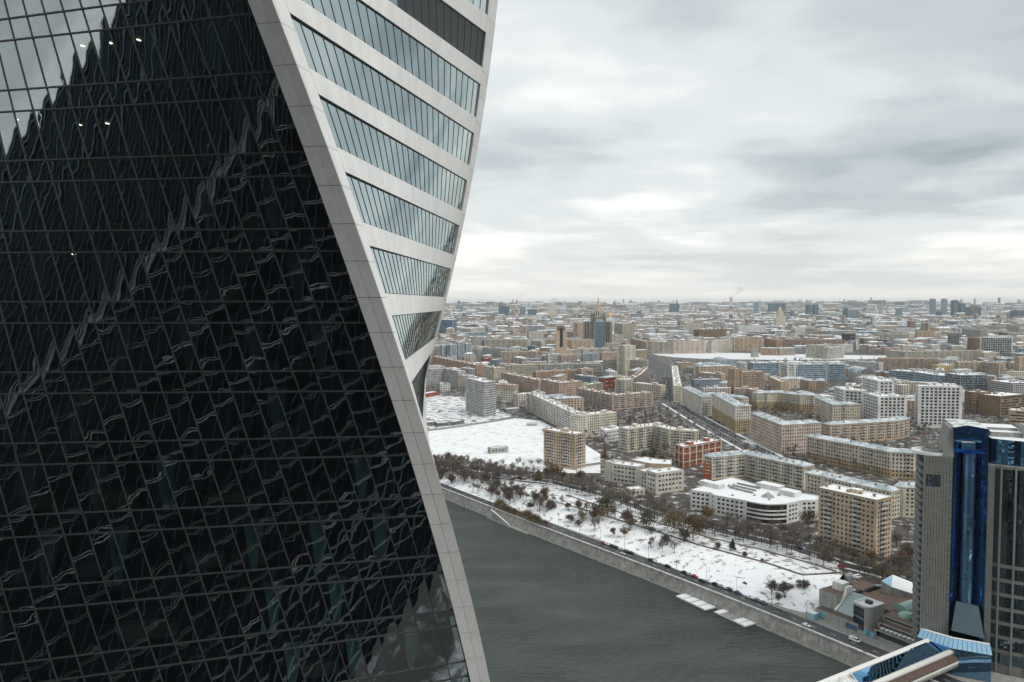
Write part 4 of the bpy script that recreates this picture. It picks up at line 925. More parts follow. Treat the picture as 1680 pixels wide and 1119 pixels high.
# ---- dark skyscraper at right: grey slab wing, blue glass recess, curved wing
def grey_tower():
    O = Vector((189.6, 361.9)); r = Vector((0.94, -0.342)); b = Vector((0.342, 0.94)); zb = Z_QUAY
    def W_(s, t=0.0): p = O+r*s+b*t; return (p.x, p.y)
    def zz(py): return CAMH-(py-497)/1300*364.8
    T = thing('grey_skyscraper', 'grey stone skyscraper with blue glass recess and curved window wing', 'skyscraper', (*W_(26, 14), zb))
    claim([W_(0), W_(62), W_(62, 40), W_(0, 40)], 6)
    M_stone = wallmat('tower_stone', (0.20, 0.205, 0.185), 0.55, 0.15, 0.4, 0.1); M_joint = plain('tower_joint', (0.05, 0.055, 0.05), 0.6)
    M_bg = coated_glass('blue_mirror_glass', (0.26, 0.50, 0.80), (0.01, 0.02, 0.04), 0.6, 0.10, 0.10)
    M_bg2 = coated_glass('blue_bright_glass', (0.22, 0.55, 0.90), (0.03, 0.10, 0.20), 0.6, 0.01, 0.3)
    M_tealg = coated_glass('teal_mirror_glass', (0.34, 0.46, 0.52), (0.02, 0.03, 0.04), 0.32, 0.03, 0.3)
    # left wing
    zt = zz(746)
    k = MB(); prism(k, [W_(0.6, 0.4), W_(12.1, 0.4), W_(12.1, 30), W_(0.6, 30)], zb, zt-0.5); wing = k.build('slab_wing', M_joint, T)
    tag(wing, 'grey stone panelled slab wing')
    # stone panels 1.7 x 2.3 m with open joints, as parts (largest 300) of the wing
    pw, ph = 1.19, 1.1; k = MB(); z = zt-ph
    while z > zb:
        for i in range(10):
            if zt-14.6 < z < zt-9 and 1 <= i <= 5: continue
            s = 0.05+i*pw; p, q = W_(s), W_(s+pw*0.88); p2, q2 = W_(s, 0.42), W_(s+pw*0.88, 0.42)
            k._hex([(*p, z), (*q, z), (*q2, z), (*p2, z), (*p, z+ph*0.85), (*q, z+ph*0.85), (*q2, z+ph*0.85), (*p2, z+ph*0.85)])
        z -= ph
    k.build('stone_panel', M_stone, wing)['kind'] = 'stuff'
    k = MB(); c = W_(1.7+2.4, 0.2); k.obox(c, r, 4.6, 0.3, zt-14.5, zt-9.2); k.build('louvre_window', M_tealg, wing)
    # column of small square vents and a dark slot
    for i in range(30):
        k = MB(); k.obox(W_(11.3, -0.02), r, 0.5, 0.2, zt-6-i*2.9, zt-5.5-i*2.9); k.build('vent', M_joint, wing)
    # curved left edge with balconies
    k = MB()
    for i in range(26):
        z1 = zt-4-i*3.4; k.obox(W_(-0.4, 9), b, 17, 1.6, z1-1.2, z1)
    k.build('side_balcony', M_stone, wing)['kind'] = 'stuff'
    k = MB(); prism(k, [W_(-0.2, 1.0), W_(0.6, 1.0), W_(0.6, 18), W_(-0.2, 18)], zb, zt-3); k.build('side_glass', M_tealg, wing)
    # roof of wing: round snowy terrace and slanted blade
    k = MB(); k.lathe(W_(5, 10), [(9, zt-0.45), (9, zt+0.9), (8.2, zt+0.9), (8.2, zt+0.1), (0.1, zt+0.12)], 24); rt_ = k.build('roof_terrace', M_snow, wing)
    k = MB(); k.lathe(W_(6, 12), [(5.4, zt+0.1), (5.4, zt+1.6), (4.6, zt+1.6), (4.6, zt+0.2)], 20); k.build('roof_ring', M_conc, wing)
    zt2 = zz(700); k = MB(); p = [W_(8.2, 0.1), W_(12.3, 0.1), W_(12.3, 22), W_(8.2, 22)]; q = [W_(10.6, 2.5), W_(12.3, 2.5), W_(12.3, 22), W_(10.6, 22)]
    k._hex([(*x, zt-0.5) for x in p]+[(*x, zt2) for x in q]); k.build('slanted_blade', M_stone, wing)
    # blue recess: two glass planes meeting in a V
    zr = zz(699); inn = W_(19.2, 9)
    zlo = zb+26
    prev = None; A, B, C = W_(12.3, 0.4), inn, W_(26, 0.2)
    rec = None
    for nm, P0, P1 in (('recess_glass', A, B), ('recess_glass', B, C)):
        k = MB(); nq = 5
        for j in range(nq):
            for i in range(26):
                f0, f1 = j/nq, (j+1)/nq; za, zb2 = zb+(zr-zb)*i/26, zb+(zr-zb)*(i+1)/26
                g0 = (P0[0]+(P1[0]-P0[0])*f0, P0[1]+(P1[1]-P0[1])*f0); g1 = (P0[0]+(P1[0]-P0[0])*f1, P0[1]+(P1[1]-P0[1])*f1)
                k.quad((*g0, za+0.05), (*g1, za+0.05), (*g1, zb2-0.05), (*g0, zb2-0.05))
        o = k.build(nm, M_bg, T); o['kind'] = 'stuff'
    k = MB(); prism(k, [W_(12.35, 1.6), W_(19.2, 10.2), W_(25.9, 1.6), W_(25.9, 30), W_(12.35, 30)], zb, zr, 0, 1); k.build('recess_core', [plain('recess_core', (0.006, 0.012, 0.03), 0.4), M_roof_patch], T)
    k = MB(); c = W_(19.4, 4.6); k.lathe(c, [(2.9, zb+20), (2.9, zr-12), (0.1, zr-12)], 14); k.build('lift_tube', M_bg, T, smooth=False)
    k = MB(); k.obox(W_(18.6, 6), r, 5.6, 5, zr-10, zr-7, 0, 1); k.build('glass_porch', [M_bg2, M_snow], T)
    k = MB(); zc = zb+24; k._hex([(*W_(12.5, -3.5), zc-6), (*W_(25.8, -3.5), zc-8), (*W_(25.8, 3), zc-8), (*W_(12.5, 3), zc-6), (*W_(15, 1.6), zc+6), (*W_(24, 1.4), zc+5), (*W_(24, 4), zc+5), (*W_(15, 4), zc+6)]); k.build('glass_foot', M_tealg, T)
    # right curved wing
    cx, R_ = 45.0, 27.0            # centre along s, radius; front bulges towards viewer
    def cp(s, off=0.0):
        dx = (s-cx); dep = math.sqrt(max(R_*R_-dx*dx, 1)); ln = math.hypot(dx, dep)
        return W_(s+dx/ln*off, 16.5-dep*0.70-dep/ln*off)
    zt3 = zz(757); S = [26.0+i*5.3/2 for i in range(15)]
    k = MB(); P = [cp(s, -0.8) for s in S]; prism(k, P+[W_(63, 34), W_(26, 34)], zb, zt3, 0, 1); cw = k.build('curved_wing', [M_int_dark, M_conc], T)
    tag(cw, 'curved wing with dark windows between stone bands')
    rows = []
    z = zt3-1.2; rows.append((z, zt3, 'band')); rows.append((z-5.0, z, 'arch')); z -= 5.0
    ztall = zz(915); rows.append((ztall, z, 'tall')); z = ztall
    while z > zb+6:
        rows.append((z-1.5, z, 'band')); rows.append((z-6.5, z-1.5, 'win')); z -= 6.5
    rows.append((zb, z, 'band'))
    bands, glassc = MB(), 0
    for za, zb_, kind in rows:
        if kind == 'band':
            k = MB()
            for a, c in zip(S, S[1:]):
                p0, p1, q0, q1 = cp(a, 0.15), cp(c, 0.15), cp(a, -0.9), cp(c, -0.9)
                k._hex([(*p0, za), (*p1, za), (*q1, za), (*q0, za), (*p0, zb_), (*p1, zb_), (*q1, zb_), (*q0, zb_)])
            k.build('stone_band', M_stone, cw)
        else:
            for a, c in zip(S, S[1:]):
                nv = max(1, round((zb_-za)/3.2)); 
                for j in range(nv):
                    z0, z1 = za+(zb_-za)*j/nv, za+(zb_-za)*(j+1)/nv
                    for h_ in range(2):
                        a0, c0 = a+(c-a)*h_/2, a+(c-a)*(h_+1)/2
                        p0, p1 = cp(a0+0.06, -0.35), cp(c0-0.06, -0.35); k = MB(); k.quad((*p0, z0+0.06), (*p1, z0+0.06), (*p1, z1-0.06), (*p0, z1-0.06))
                        tl = R.uniform(-0.02, 0.02); k.v[2] = (k.v[2][0]+tl*b.x*3, k.v[2][1]+tl*b.y*3, k.v[2][2]); k.v[3] = (k.v[3][0]+tl*b.x*3, k.v[3][1]+tl*b.y*3, k.v[3][2])
                        if glassc < 299 and a < 45: k.build('window_pane', M_tealg, cw); glassc += 1
                        else: GREST.append((k, T))
    for i, s in enumerate(S[::2]):
        p = cp(s, 0.1); k = MB(); k.obox(p, r, 0.75, 1.1, zb, zt3+0.6); k.build('stone_pier', M_stone, cw)
    k = MB(); prism(k, [W_(26.0, -1.2), W_(28.2, -2.6), W_(28.2, 3), W_(26.0, 3)], zb, zt3+0.4); k.build('corner_pier', M_stone, cw)
    rest = MB()
    for kk, _ in GREST:
        q = len(rest.v); rest.v.extend(kk.v); rest.f.extend([tuple(i+q for i in f) for f in kk.f]); rest.m.extend(kk.m)
    rest.build('window_pane', M_tealg, cw)['kind'] = 'stuff'
    # drum of blue glass above, its grid, snowy roof and machine house
    zt4 = zz(716)
    k = MB(); P = [cp(s, -3.0) for s in S]
    k2 = MB()
    for j in range(4):
        za, zc_ = zt3+0.1+(zt4-zt3)*j/4, zt3+0.1+(zt4-zt3)*(j+1)/4
        for a, c in zip(S, S[1:]):
            for h_ in range(2):
                a0, c0 = a+(c-a)*h_/2+0.05, a+(c-a)*(h_+1)/2-0.05; p0, p1 = cp(a0, -3.0), cp(c0, -3.0); k2.quad((*p0, za+0.07), (*p1, za+0.07), (*p1, zc_-0.07), (*p0, zc_-0.07))
    k2.build('drum_glass', M_bg2, T)['kind'] = 'stuff'
    k = MB(); P = [cp(s, -3.3) for s in S]; prism(k, P+[W_(62, 34), W_(26.2, 34)], zt3, zt4, 0, 1); dr = k.build('drum', [plain('drum_core', (0.01, 0.03, 0.06), 0.5), M_snow], T)
    k = MB(); k.obox(W_(46, 14), r, 9, 8, zt4, zt4+6, 0, 0); k.build('machine_house', [M_conc], dr)
    k = MB(); k.obox(W_(36, 16), r, 14, 9, zt4, zt4+2.2, 0, 1); k.build('machine_house', [M_conc, M_snow], dr)
    k = MB(); k.obox(W_(33, 24), r, 16, 12, zt4, zt4+3.4, 0, 1); k.build('machine_house', [M_conc, M_snow], dr)
    # blue podium and its pale glass eave
    k = MB(); prism(k, [W_(-1, -2), W_(12, -10), W_(27, -12), W_(27, 2), W_(0, 2)], zb, zb+12.5); pod = k.build('podium', M_bg, T)
    k = MB(); e0, e1, e2 = [W_(0.5, -0.5), W_(13, -7), W_(27, -9)], [W_(-1.2, -2.6), W_(11.8, -11), W_(27.2, -13)], None
    for i in range(2):
        for q in range(8):
            f0, f1 = q/8+0.006, (q+1)/8-0.006
            L0 = [(e0[i][0]+(e0[i+1][0]-e0[i][0])*f, e0[i][1]+(e0[i+1][1]-e0[i][1])*f) for f in (f0, f1)]; L1 = [(e1[i][0]+(e1[i+1][0]-e1[i][0])*f, e1[i][1]+(e1[i+1][1]-e1[i][1])*f) for f in (f0, f1)]
            k = MB(); k.quad((*L1[0], zb+12.6), (*L1[1], zb+12.6), (*L0[1], zb+15.6), (*L0[0], zb+15.6)); k.build('eave_pane', plain('pale_blue_glass', (0.25, 0.45, 0.62), 0.1) if 'pale_blue_glass' not in MATS else MATS['pale_blue_glass'], pod)
    k = MB()
    for i in range(2):
        d = Vector((e0[i+1][0]-e0[i][0], e0[i+1][1]-e0[i][1])); k.obox(((e0[i][0]+e0[i+1][0])/2+0.3, (e0[i][1]+e0[i+1][1])/2+0.8), d.normalized(), d.length, 1.6, zb+12.5, zb+15.7, 0, 1)
    k.build('podium_roof', [M_conc, M_snow], pod)
GREST = []
grey_tower()

# ---- covered footbridge
def footbridge():
    d = Vector((-65, -41)).normalized(); n = Vector((-d.y, d.x)); n = n if n.x > 0 else -n; a = Vector((193, 365.5))+n*6.0   # n: towards the right/near side
    zr = 6.0; Lb = 225
    T = thing('covered_footbridge', 'white covered footbridge with blue glass roof over the river', 'bridge', (*(a+d*10), Z_WATER))
    def ext(nm, prof, mats, l0, l1, seg=1, m=0):
        for s in range(seg):
            k = MB(); s0, s1 = l0+(l1-l0)*s/seg, l0+(l1-l0)*(s+1)/seg-(0.08 if seg > 1 else 0)
            P0 = [a+d*s0+n*w for w, z in prof]; P1 = [a+d*s1+n*w for w, z in prof]; q = len(prof)
            for i in range(q): j = (i+1) % q; k.quad((*P0[i], prof[i][1]), (*P0[j], prof[j][1]), (*P1[j], prof[j][1]), (*P1[i], prof[i][1]))
            k.poly([(*P0[i], prof[i][1]) for i in range(q)][::-1]); k.poly([(*P1[i], prof[i][1]) for i in range(q)])
            k.build(nm, mats, T)
    ext('roof_beam', [(-0.2, 3.6), (1.6, 3.6), (1.6, 5.6), (0.9, 6.1), (-0.2, 6.1)], M_trim, 0, Lb)
    M_bg = MATS['blue_mirror_glass']
    ext('roof_glass', [(1.7, 5.2), (9.2, 3.4), (9.2, 3.2), (1.7, 5.0)], M_bg, 6, 62, 16)
    ext('snowy_roof', [(1.7, 3.9), (9.2, 2.8), (9.2, 2.3), (1.7, 3.4)], M_snow, 62.5, Lb)
    for s in range(8):
        k = MB(); p = a+d*(66+s*7)+n*1.6; q = a+d*(66+s*7+3.5)+n*9.3; k.tube((*p, 5.8), (*q, 3.9), 0.22, 0.22, 6); k.build('roof_brace', M_trim, T)
        k = MB(); p = a+d*(66+s*7+7)+n*1.6; k.tube((*p, 5.8), (*q, 3.9), 0.22, 0.22, 6); k.build('roof_brace', M_trim, T)
    k = MB(); p, q = a+d*3+n*10.4, a+d*Lb+n*10.4; k.tube((*p, 3.6), (*q, 3.6), 1.15, 1.15, 14, caps=True); k.build('roof_pipe', M_trim, T, smooth=True)
    k = MB(); p, q = a+d*1+n*9.1, a+d*Lb+n*9.1; k.tube((*p, 4.1), (*q, 4.1), 0.1, 0.1, 5); k.build('cable_tray', M_conc, T)
    # the lower gallery: half tube of glass with brown panels
    M_bp = wallmat('brown_panel', (0.14, 0.085, 0.065), 0.5, 0.3, 0.6, 0.2)
    for s in range(58):
        k = MB(); s0, s1 = 5+s*2.0, 5+s*2.0+1.75
        arc = [(10.6+math.sin(t)*2.6, 0.2+math.cos(t)*2.6) for t in [math.radians(x) for x in (12, 45, 80, 110)]]
        for (w0, z0), (w1, z1) in zip(arc, arc[1:]):
            k.quad((*(a+d*s0+n*w0), z0), (*(a+d*s0+n*w1), z1), (*(a+d*s1+n*w1), z1), (*(a+d*s1+n*w0), z0))
        k.build('gallery_panel', M_bp, T)
    ext('deck', [(0.0, -3.0), (12.6, -3.0), (13.2, -1.6), (12.4, -0.9), (0.0, -0.9)], M_conc, 0, Lb)
    ext('handrail', [(12.9, -0.9), (13.2, -0.9), (13.2, 0.0), (12.9, 0.0)], M_trim, 0, Lb)
    ext('side_glass', [(0.2, -0.9), (0.4, -0.9), (0.4, 3.6), (0.2, 3.6)], MATS['teal_mirror_glass'], 0, Lb)
    k = MB(); c = a+d*1.5+n*4.2; k.obox(c, d, 5.5, 4.6, 4.0, 7.0, 0, 1); k.build('roof_frame', [M_conc, M_snow], T)
    k = MB(); k.obox(a+d*63.5+n*5.0, d, 4.5, 4.2, 3.4, 6.0); k.build('end_glass', MATS['blue_bright_glass'], T)
    # pier in the river
    for s in (70, 150):
        k = MB(); c = a+d*s+n*6; k.obox(c, n, 14, 5, Z_WATER-2, -3.05); k.build('pier', M_granite, T)
    # letters on the beam
    try:
        cu = bpy.data.curves.new('sign_letters', 'FONT'); cu.body = 'Багратион'; cu.size = 2.1; cu.extrude = 0.08; cu.align_x = 'CENTER'; cu.resolution_u = 2
        to = bpy.data.objects.new('tmp', cu); COL.objects.link(to); dg = bpy.context.evaluated_depsgraph_get(); dg.update()
        me = bpy.data.meshes.new_from_object(to.evaluated_get(dg)); bpy.data.objects.remove(to)
        me.materials.clear(); me.materials.append(plain('sign_letter', (0.75, 0.55, 0.48), 0.5)); o = bpy.data.objects.new('sign_letters', me); link(o, T)
        p = a+d*16+n*1.78; ang = math.atan2(-d.y, -d.x)
        o.location = (p.x-T.location.x, p.y-T.location.y, 4.0-T.location.z); o.rotation_euler = (math.pi/2, 0, ang)
        k = MB(); k.obox(a+d*16+n*1.67, d, 13, 0.08, 3.75, 5.7); k.build('sign_board', M_seam, T)
    except Exception as e: print('text', e)
footbridge()

# ---- riverside hall with sloping glass roof
def riverside_hall():
    T = thing('riverside_hall', 'concrete riverside hall with sloping glass roof and stair tower', 'hall', (*G(1400, 1030, Z_QUAY), Z_QUAY))
    zq = Z_QUAY; M_cs = wallmat('pale_concrete', (0.40, 0.40, 0.37), 0.75, 0.2, 0.3, 0.3)
    A, B = Vector(G(1338, 1011, zq)), Vector(G(1414, 1041, zq)); d = (B-A).normalized(); n = Vector((-d.y, d.x)); Lf = (B-A).length   # n away from the river
    claim([tuple(A), tuple(B), tuple(B+d*40+n*40), tuple(A+n*40)], 5)
    def R2(s0, s1, t0, t1): return [tuple(A+d*s+n*t) for s, t in ((s0, t0), (s1, t0), (s1, t1), (s0, t1))]
    k = MB(); prism(k, R2(0, Lf, 0, 5.4), zq, zq+4.6, 0, 1); base = k.build('base_wall', [M_cs, M_path], T)
    for s0, s1, m in ((2, 5, 'b'), (18, 25, 'd'), (28, 30, 'b'), (32, 34, 'b')):
        k = MB(); k.obox(A+d*(s0+s1)/2-n*0.03, d, s1-s0, 0.12, zq+0.6, zq+3.2); k.build('door' if m == 'b' else 'window', plain('sky_blue_door', (0.10, 0.42, 0.58), 0.5) if m == 'b' and 'sky_blue_door' not in MATS else MATS['sky_blue_door'] if m == 'b' else MATS['blue_mirror_glass'], base)
    # sloping glass roof: separate panes
    M_pg = plain('pale_roof_glass', (0.34, 0.45, 0.47), 0.12)
    s0, s1 = 9, Lf-6; lo, hi = (zq+4.7, 5.6), (zq+13.0, 18)
    fr = MB(); 
    P = [A+d*s0+n*lo[1], A+d*s1+n*lo[1], A+d*s1+n*hi[1], A+d*s0+n*hi[1]]
    fr._hex([(*p, zq) for p in P]+[(*P[0], lo[0]-0.12), (*P[1], lo[0]-0.12), (*P[2], hi[0]-0.12), (*P[3], hi[0]-0.12)]); gr = fr.build('glass_roof', M_cs, T)
    nu, nv = 10, 7
    for i in range(nu):
        for j in range(nv):
            c = []
            for (a_, b_) in ((i, j), (i+1, j), (i+1, j+1), (i, j+1)):
                fa = a_/nu; fb = b_/nv; ii = 0.012*(1 if a_ == i else -1); jj = 0.012*(1 if b_ == j else -1)
                p = A+d*(s0+(s1-s0)*(fa+ii))+n*(lo[1]+(hi[1]-lo[1])*(fb+jj)); c.append((p.x, p.y, lo[0]+(hi[0]-lo[0])*(fb+jj)))
            k = MB(); k.quad(*c); k.build('roof_pane', M_pg, gr)
    # left blade wall with concave sweep
    k = MB(); prof = [(0, 0), (5.6, 0.0), (5.6, 5), (7.5, 6.2), (10.5, 8), (13, 11.5), (14.5, 15.5), (19, 15.5), (19, 0)]
    q = [A+d*8.6+n*t for t, z in prof]; q2 = [A+d*7.2+n*t for t, z in prof]
    k.poly([(*p, zq+z) for p, (t, z) in zip(q, prof)]); k.poly([(*p, zq+z) for p, (t, z) in zip(q2, prof)][::-1])
    for i in range(len(prof)): j = (i+1) % len(prof); k.quad((*q2[i], zq+prof[i][1]), (*q2[j], zq+prof[j][1]), (*q[j], zq+prof[j][1]), (*q[i], zq+prof[i][1]))
    k.build('blade_wall', M_trim, T)
    k = MB(); prism(k, R2(-4, 7.1, 8, 22), zq, zq+12, 0, 1); k.build('left_block', [M_cs, M_brownpave], T)
    k = MB(); prism(k, R2(-1, 5, 15, 21), zq+12, zq+16, 0, 1); k.build('roof_house', [WALL['white'], M_snow], T)
    # stair tower with rounded corner
    c = A+d*(Lf+2.0)+n*6.0; t0, s_ = 0.4, Lf-5.8
    pts = [A+d*s_+n*1.2, A+d*(s_+6.5)+n*0.0]
    for i in range(7): t = math.radians(-90+i*15); pts.append(A+d*(s_+6.5+3.5*math.cos(t))+n*(3.5+3.5*math.sin(t)))
    pts += [A+d*(s_+10)+n*12, A+d*s_+n*12]; pts = [tuple(p) for p in pts]
    k = MB(); prism(k, pts, zq, zq+14.4, 0, 1); stt = k.build('stair_tower', [M_cs, M_snow], T)
    for i in range(4):
        k = MB(); p = A+d*(s_+1.0+i*1.7)+n*(0.75-i*0.28); k.obox(p, d, 1.2, 0.5, zq+2, zq+13.4); k.build('tall_window', MATS['teal_mirror_glass'], stt)
    k = MB(); p = A+d*(s_-0.02)+n*5; k.obox(p, n, 4.6, 0.2, zq+6, zq+13.4); k.build('tall_window', MATS['teal_mirror_glass'], stt)
    I = inset(pts, 0.8); k = MB(); q = len(pts)
    for i in range(q): j = (i+1) % q; k.quad((*pts[i], zq+14.4), (*pts[j], zq+14.4), (*pts[j], zq+15.1), (*pts[i], zq+15.1)); k.quad((*pts[i], zq+15.1), (*pts[j], zq+15.1), (*I[j], zq+15.1), (*I[i], zq+15.1)); k.quad((*I[j], zq+14.45), (*I[i], zq+14.45), (*I[i], zq+15.1), (*I[j], zq+15.1))
    k.build('roof_rim', M_trim, stt)
    k = MB(); k.obox(A+d*(s_+5)+n*6.5, d, 3, 2.4, zq+14.4, zq+15.9); k.build('roof_unit', M_iron, stt)
    # right wing: stepped terraces
    s2 = Lf+4.3
    for i, (t0, t1, z0, z1, m) in enumerate([(3, 10, 0, 4.2, M_cs), (6, 14, 4.2, 7.0, M_cs), (10, 46, 7.0, 9.6, M_cs)]):
        k = MB(); prism(k, R2(s2, s2+38, t0, t1), zq+z0, zq+z1, 0, 1); w = k.build('terrace', [m, M_brownpave], T)
        k = MB(); k.obox(A+d*(s2+19)+n*(t0-0.05), d, 35, 0.2, zq+z0+1.0, zq+z1-0.7); k.build('window', M_iron if i else MATS['teal_mirror_glass'], w)
    for i in range(9):
        k = MB(); k.obox(A+d*(s2+4+i*2.3)+n*4.6, d, 1.8, 2.4, zq+4.2, zq+5.2, 0, 1); k.build('terrace_bay', [M_conc, M_snow], T)
    k = MB(); prism(k, R2(-4, s2+0.01, 18.02, 46), zq, zq+9.58, 0, 0); k.build('car_deck', [M_brownpave], T)
    # green vault
    k = MB(); c0 = A+d*(s2+2)+n*22; c1 = A+d*(s2+2)+n*34
    for i in range(8):
        t0, t1 = math.pi*i/8, math.pi*(i+1)/8
        for e0, e1 in ((0, 1),):
            k.quad((*(c0+d*4*math.cos(t0)), zq+9.6+3.4*math.sin(t0)), (*(c0+d*4*math.cos(t1)), zq+9.6+3.4*math.sin(t1)), (*(c1+d*4*math.cos(t1)), zq+9.6+3.4*math.sin(t1)), (*(c1+d*4*math.cos(t0)), zq+9.6+3.4*math.sin(t0)))
    k.poly([(*(c0+d*4*math.cos(math.pi*i/8)), zq+9.6+3.4*math.sin(math.pi*i/8)) for i in range(9)][::-1]); k.build('glass_vault', plain('green_glass', (0.22, 0.36, 0.32), 0.15), T)
    k = MB(); c0 = A+d*(s2+8)+n*18; k.lathe(c0, [(4.2, zq+9.6), (3.9, zq+10.6), (2.8, zq+11.6), (0.1, zq+12.2)], 14); k.build('glass_dome', MATS['green_glass'], T)
    # blue wedge house
    W = thing('wedge_house', 'grey wedge shaped house with blue glass nose and snowy roof', 'building', (*G(1455, 975, 0), 0))
    p = [G(1445, 978, 0), G(1462, 984, 0), G(1520, 992, 0), G(1520, 975, 0), G(1464, 969, 0)]
    zt = [8.5, 7.0, 3.5, 3.5, 9.0]; k = MB(); q = 5
    for i in range(q): j = (i+1) % q; k.quad((*p[i], 0), (*p[j], 0), (*p[j], zt[j]), (*p[i], zt[i]))
    k.build('wall', MATS['concrete'], W)
    k = MB(); k.poly([(*p[1], zt[1]+0.05), (*p[2], zt[2]+0.05), (*p[3], zt[3]+0.05), (*p[4], zt[4]+0.05)]); k.build('roof', M_snow, W); claim(p, 4)
    k = MB(); k.poly([(*p[0], zt[0]+0.06), (*p[1], zt[1]+0.06), (*p[4], zt[4]+0.06)]); k.build('glass_nose', MATS['pale_blue_glass'], W)
    # retaining wall between quay level and terrace at right
    k = MB(); e = [tuple(terr[-1]), G(1408, 958, 0), G(1500, 985, 0), (G(1500, 985, 0)[0]+120, G(1500, 985, 0)[1]-170)]
    strip(k, e, e, Z_QUAY-0.5, 0.6); strip(k, e, off_line(e, 0.6), 0.6, 0.6); k.build('retaining_wall', M_cs, T)
    # blue kiosk on the quay
    K = thing('kiosk', 'small pale blue kiosk with snowy roof by the quay road', 'kiosk', (*G(1333, 1014, zq), zq)); c = G(1333, 1014, zq); d_ = d
    k = MB(); k.obox(c, d, 4.4, 3.4, zq, zq+2.9); k.build('body', plain('pale_blue_paint', (0.30, 0.50, 0.58), 0.6), K)
    k = MB(); k.obox(c, d, 4.9, 3.9, zq+2.9, zq+3.25); k.build('roof', M_snow, K)
riverside_hall()
# ---- pontoons
def pontoon(label, pa, pb, n_, missing):
    a, b = Vector(G(*pa, Z_WATER)), Vector(G(*pb, Z_WATER)); d = (b-a).normalized(); L_ = (b-a).length; n = Vector((-d.y, d.x)); w = 9.0; c = (a+b)/2+n*w/2
    T = thing('pontoon', label, 'pontoon', (*c, Z_WATER), 'pontoons moored at the quay wall')
    k = MB(); k.obox(c, d, L_, w, Z_WATER-0.5, Z_WATER+0.7); k.build('hull', M_conc, T)
    k = MB(); k.obox(c, d, L_+0.4, w+0.4, Z_WATER+0.3, Z_WATER+0.55); k.build('fender', M_iron, T)
    for i in range(n_):
        if i in missing: continue
        k = MB(); k.obox(a+d*(L_*(i+0.5)/n_)+n*w*0.5, d, L_/n_*0.80, w*0.86, Z_WATER+0.72, Z_WATER+1.15); k.build('deck_cover', M_snow, T)
pontoon('river pontoon with four snow covered decks', (1107, 980), (1157, 1004), 4, ())
pontoon('river pontoon with a bare middle deck, nearest the bridge', (1170, 1006), (1222, 1031), 5, (1, 2))

# ---- tower with a spire (stepped Stalin era skyscraper)
M_win_teal = winmat('window_teal', (0.05, 0.085, 0.10), (0.16, 0.22, 0.24), 0.3, 0.1)
def spired_tower():
    D = 2600.0
    def X(px): return (px-840)/1300*D
    def Zp(py): return CAMH-(py-497)/1300*D
    T = thing('spired_tower', 'stepped high rise with pale crown and thin spire', 'skyscraper', (X(982), D+20, 0)); claim([(X(955), D-10), (X(1008), D-10), (X(1008), D+50), (X(955), D+50)], 10)
    ws, wc = wallmat('spire_stone', (0.27, 0.235, 0.19)), WALL['cream']
    def tier(nm, x0, x1, y0, y1, z0, z1, mat, pitch=6.5):
        k = MB(); k.box(X(x0), y0, z0, X(x1), y1, z1, 0); o = k.build(nm, mat, T)
        k = MB(); n = int((X(x1)-X(x0))/pitch)
        for i in range(n): c = X(x0)+(i+0.5)*(X(x1)-X(x0))/n; k.box(c-1.3, y0-0.15, z0+3, c+1.3, y0+0.1, z1-3)
        if n: k.build('window_strip', M_win, o)['kind'] = 'stuff'
        k = MB()
        for i in range(n+1): c = X(x0)+i*(X(x1)-X(x0))/max(n, 1); k.box(c-0.6, y0-0.9, z0, c+0.6, y0+0.1, z1+2)
        k.build('pilaster', mat, o)['kind'] = 'stuff'
    tier('lower_wing', 959, 971, D+4, D+46, 0, Zp(528), ws); tier('lower_wing', 994, 1004.5, D+4, D+46, 0, Zp(528), ws)
    tier('main_shaft', 971, 993.6, D, D+48, 0, Zp(520), ws); tier('shoulder', 971, 976.2, D+1.5, D+40, Zp(520), Zp(513.5), ws); tier('shoulder', 990.8, 993.6, D+1.5, D+40, Zp(520), Zp(513.5), ws)
    tier('crown', 977, 990.6, D+8, D+38, Zp(520), Zp(509), wc); tier('upper_crown', 978.4, 989, D+11, D+34, Zp(509), Zp(505.5), wc)
    k = MB(); c = (X(982.4), D+22); k.lathe(c, [(10, Zp(505.5)), (8.5, Zp(502)), (6, Zp(499.5)), (3.6, Zp(497.5)), (2.2, Zp(493.5)), (0.5, Zp(487.5))], 8); k.build('spire', WALL['tan'], T)
    for px in (973, 992.6):
        k = MB(); k.lathe((X(px), D+10), [(3, Zp(515)), (2.2, Zp(512)), (0.2, Zp(509.5))], 6); k.build('pinnacle', WALL['stone'], T)
    # glass tower in front
    D2 = 2380.0
    G2 = thing('glass_office_tower', 'blue green glass office tower in front of the spired tower', 'skyscraper', ((984.5-840)/1300*D2, D2, 0))
    x0, x1 = (976.4-840)/1300*D2, (992.2-840)/1300*D2; zt = CAMH-(527.5-497)/1300*D2; claim([(x0, D2), (x1, D2), (x1, D2+30), (x0, D2+30)], 6)
    k = MB(); k.box(x0, D2, 0, x1, D2+28, zt, 0, 1); k.build('wall', [WALL['bluegrey'], M_roof_snow], G2)
    k = MB(); 
    for i in range(9):
        for j in range(24):
            w = (x1-x0)/9; k.quad((x0+i*w+0.25, D2-0.12, j*zt/24+0.4), (x0+(i+1)*w-0.25, D2-0.12, j*zt/24+0.4), (x0+(i+1)*w-0.25, D2-0.12, (j+1)*zt/24-0.2), (x0+i*w+0.25, D2-0.12, (j+1)*zt/24-0.2))
    k.build('window', M_win_teal, G2)['kind'] = 'stuff'
    k = MB(); k.box(x0+4, D2+5, zt, x1-5, D2+22, zt+7); k.build('roof_hut', WALL['bluegrey'], G2)
spired_tower()
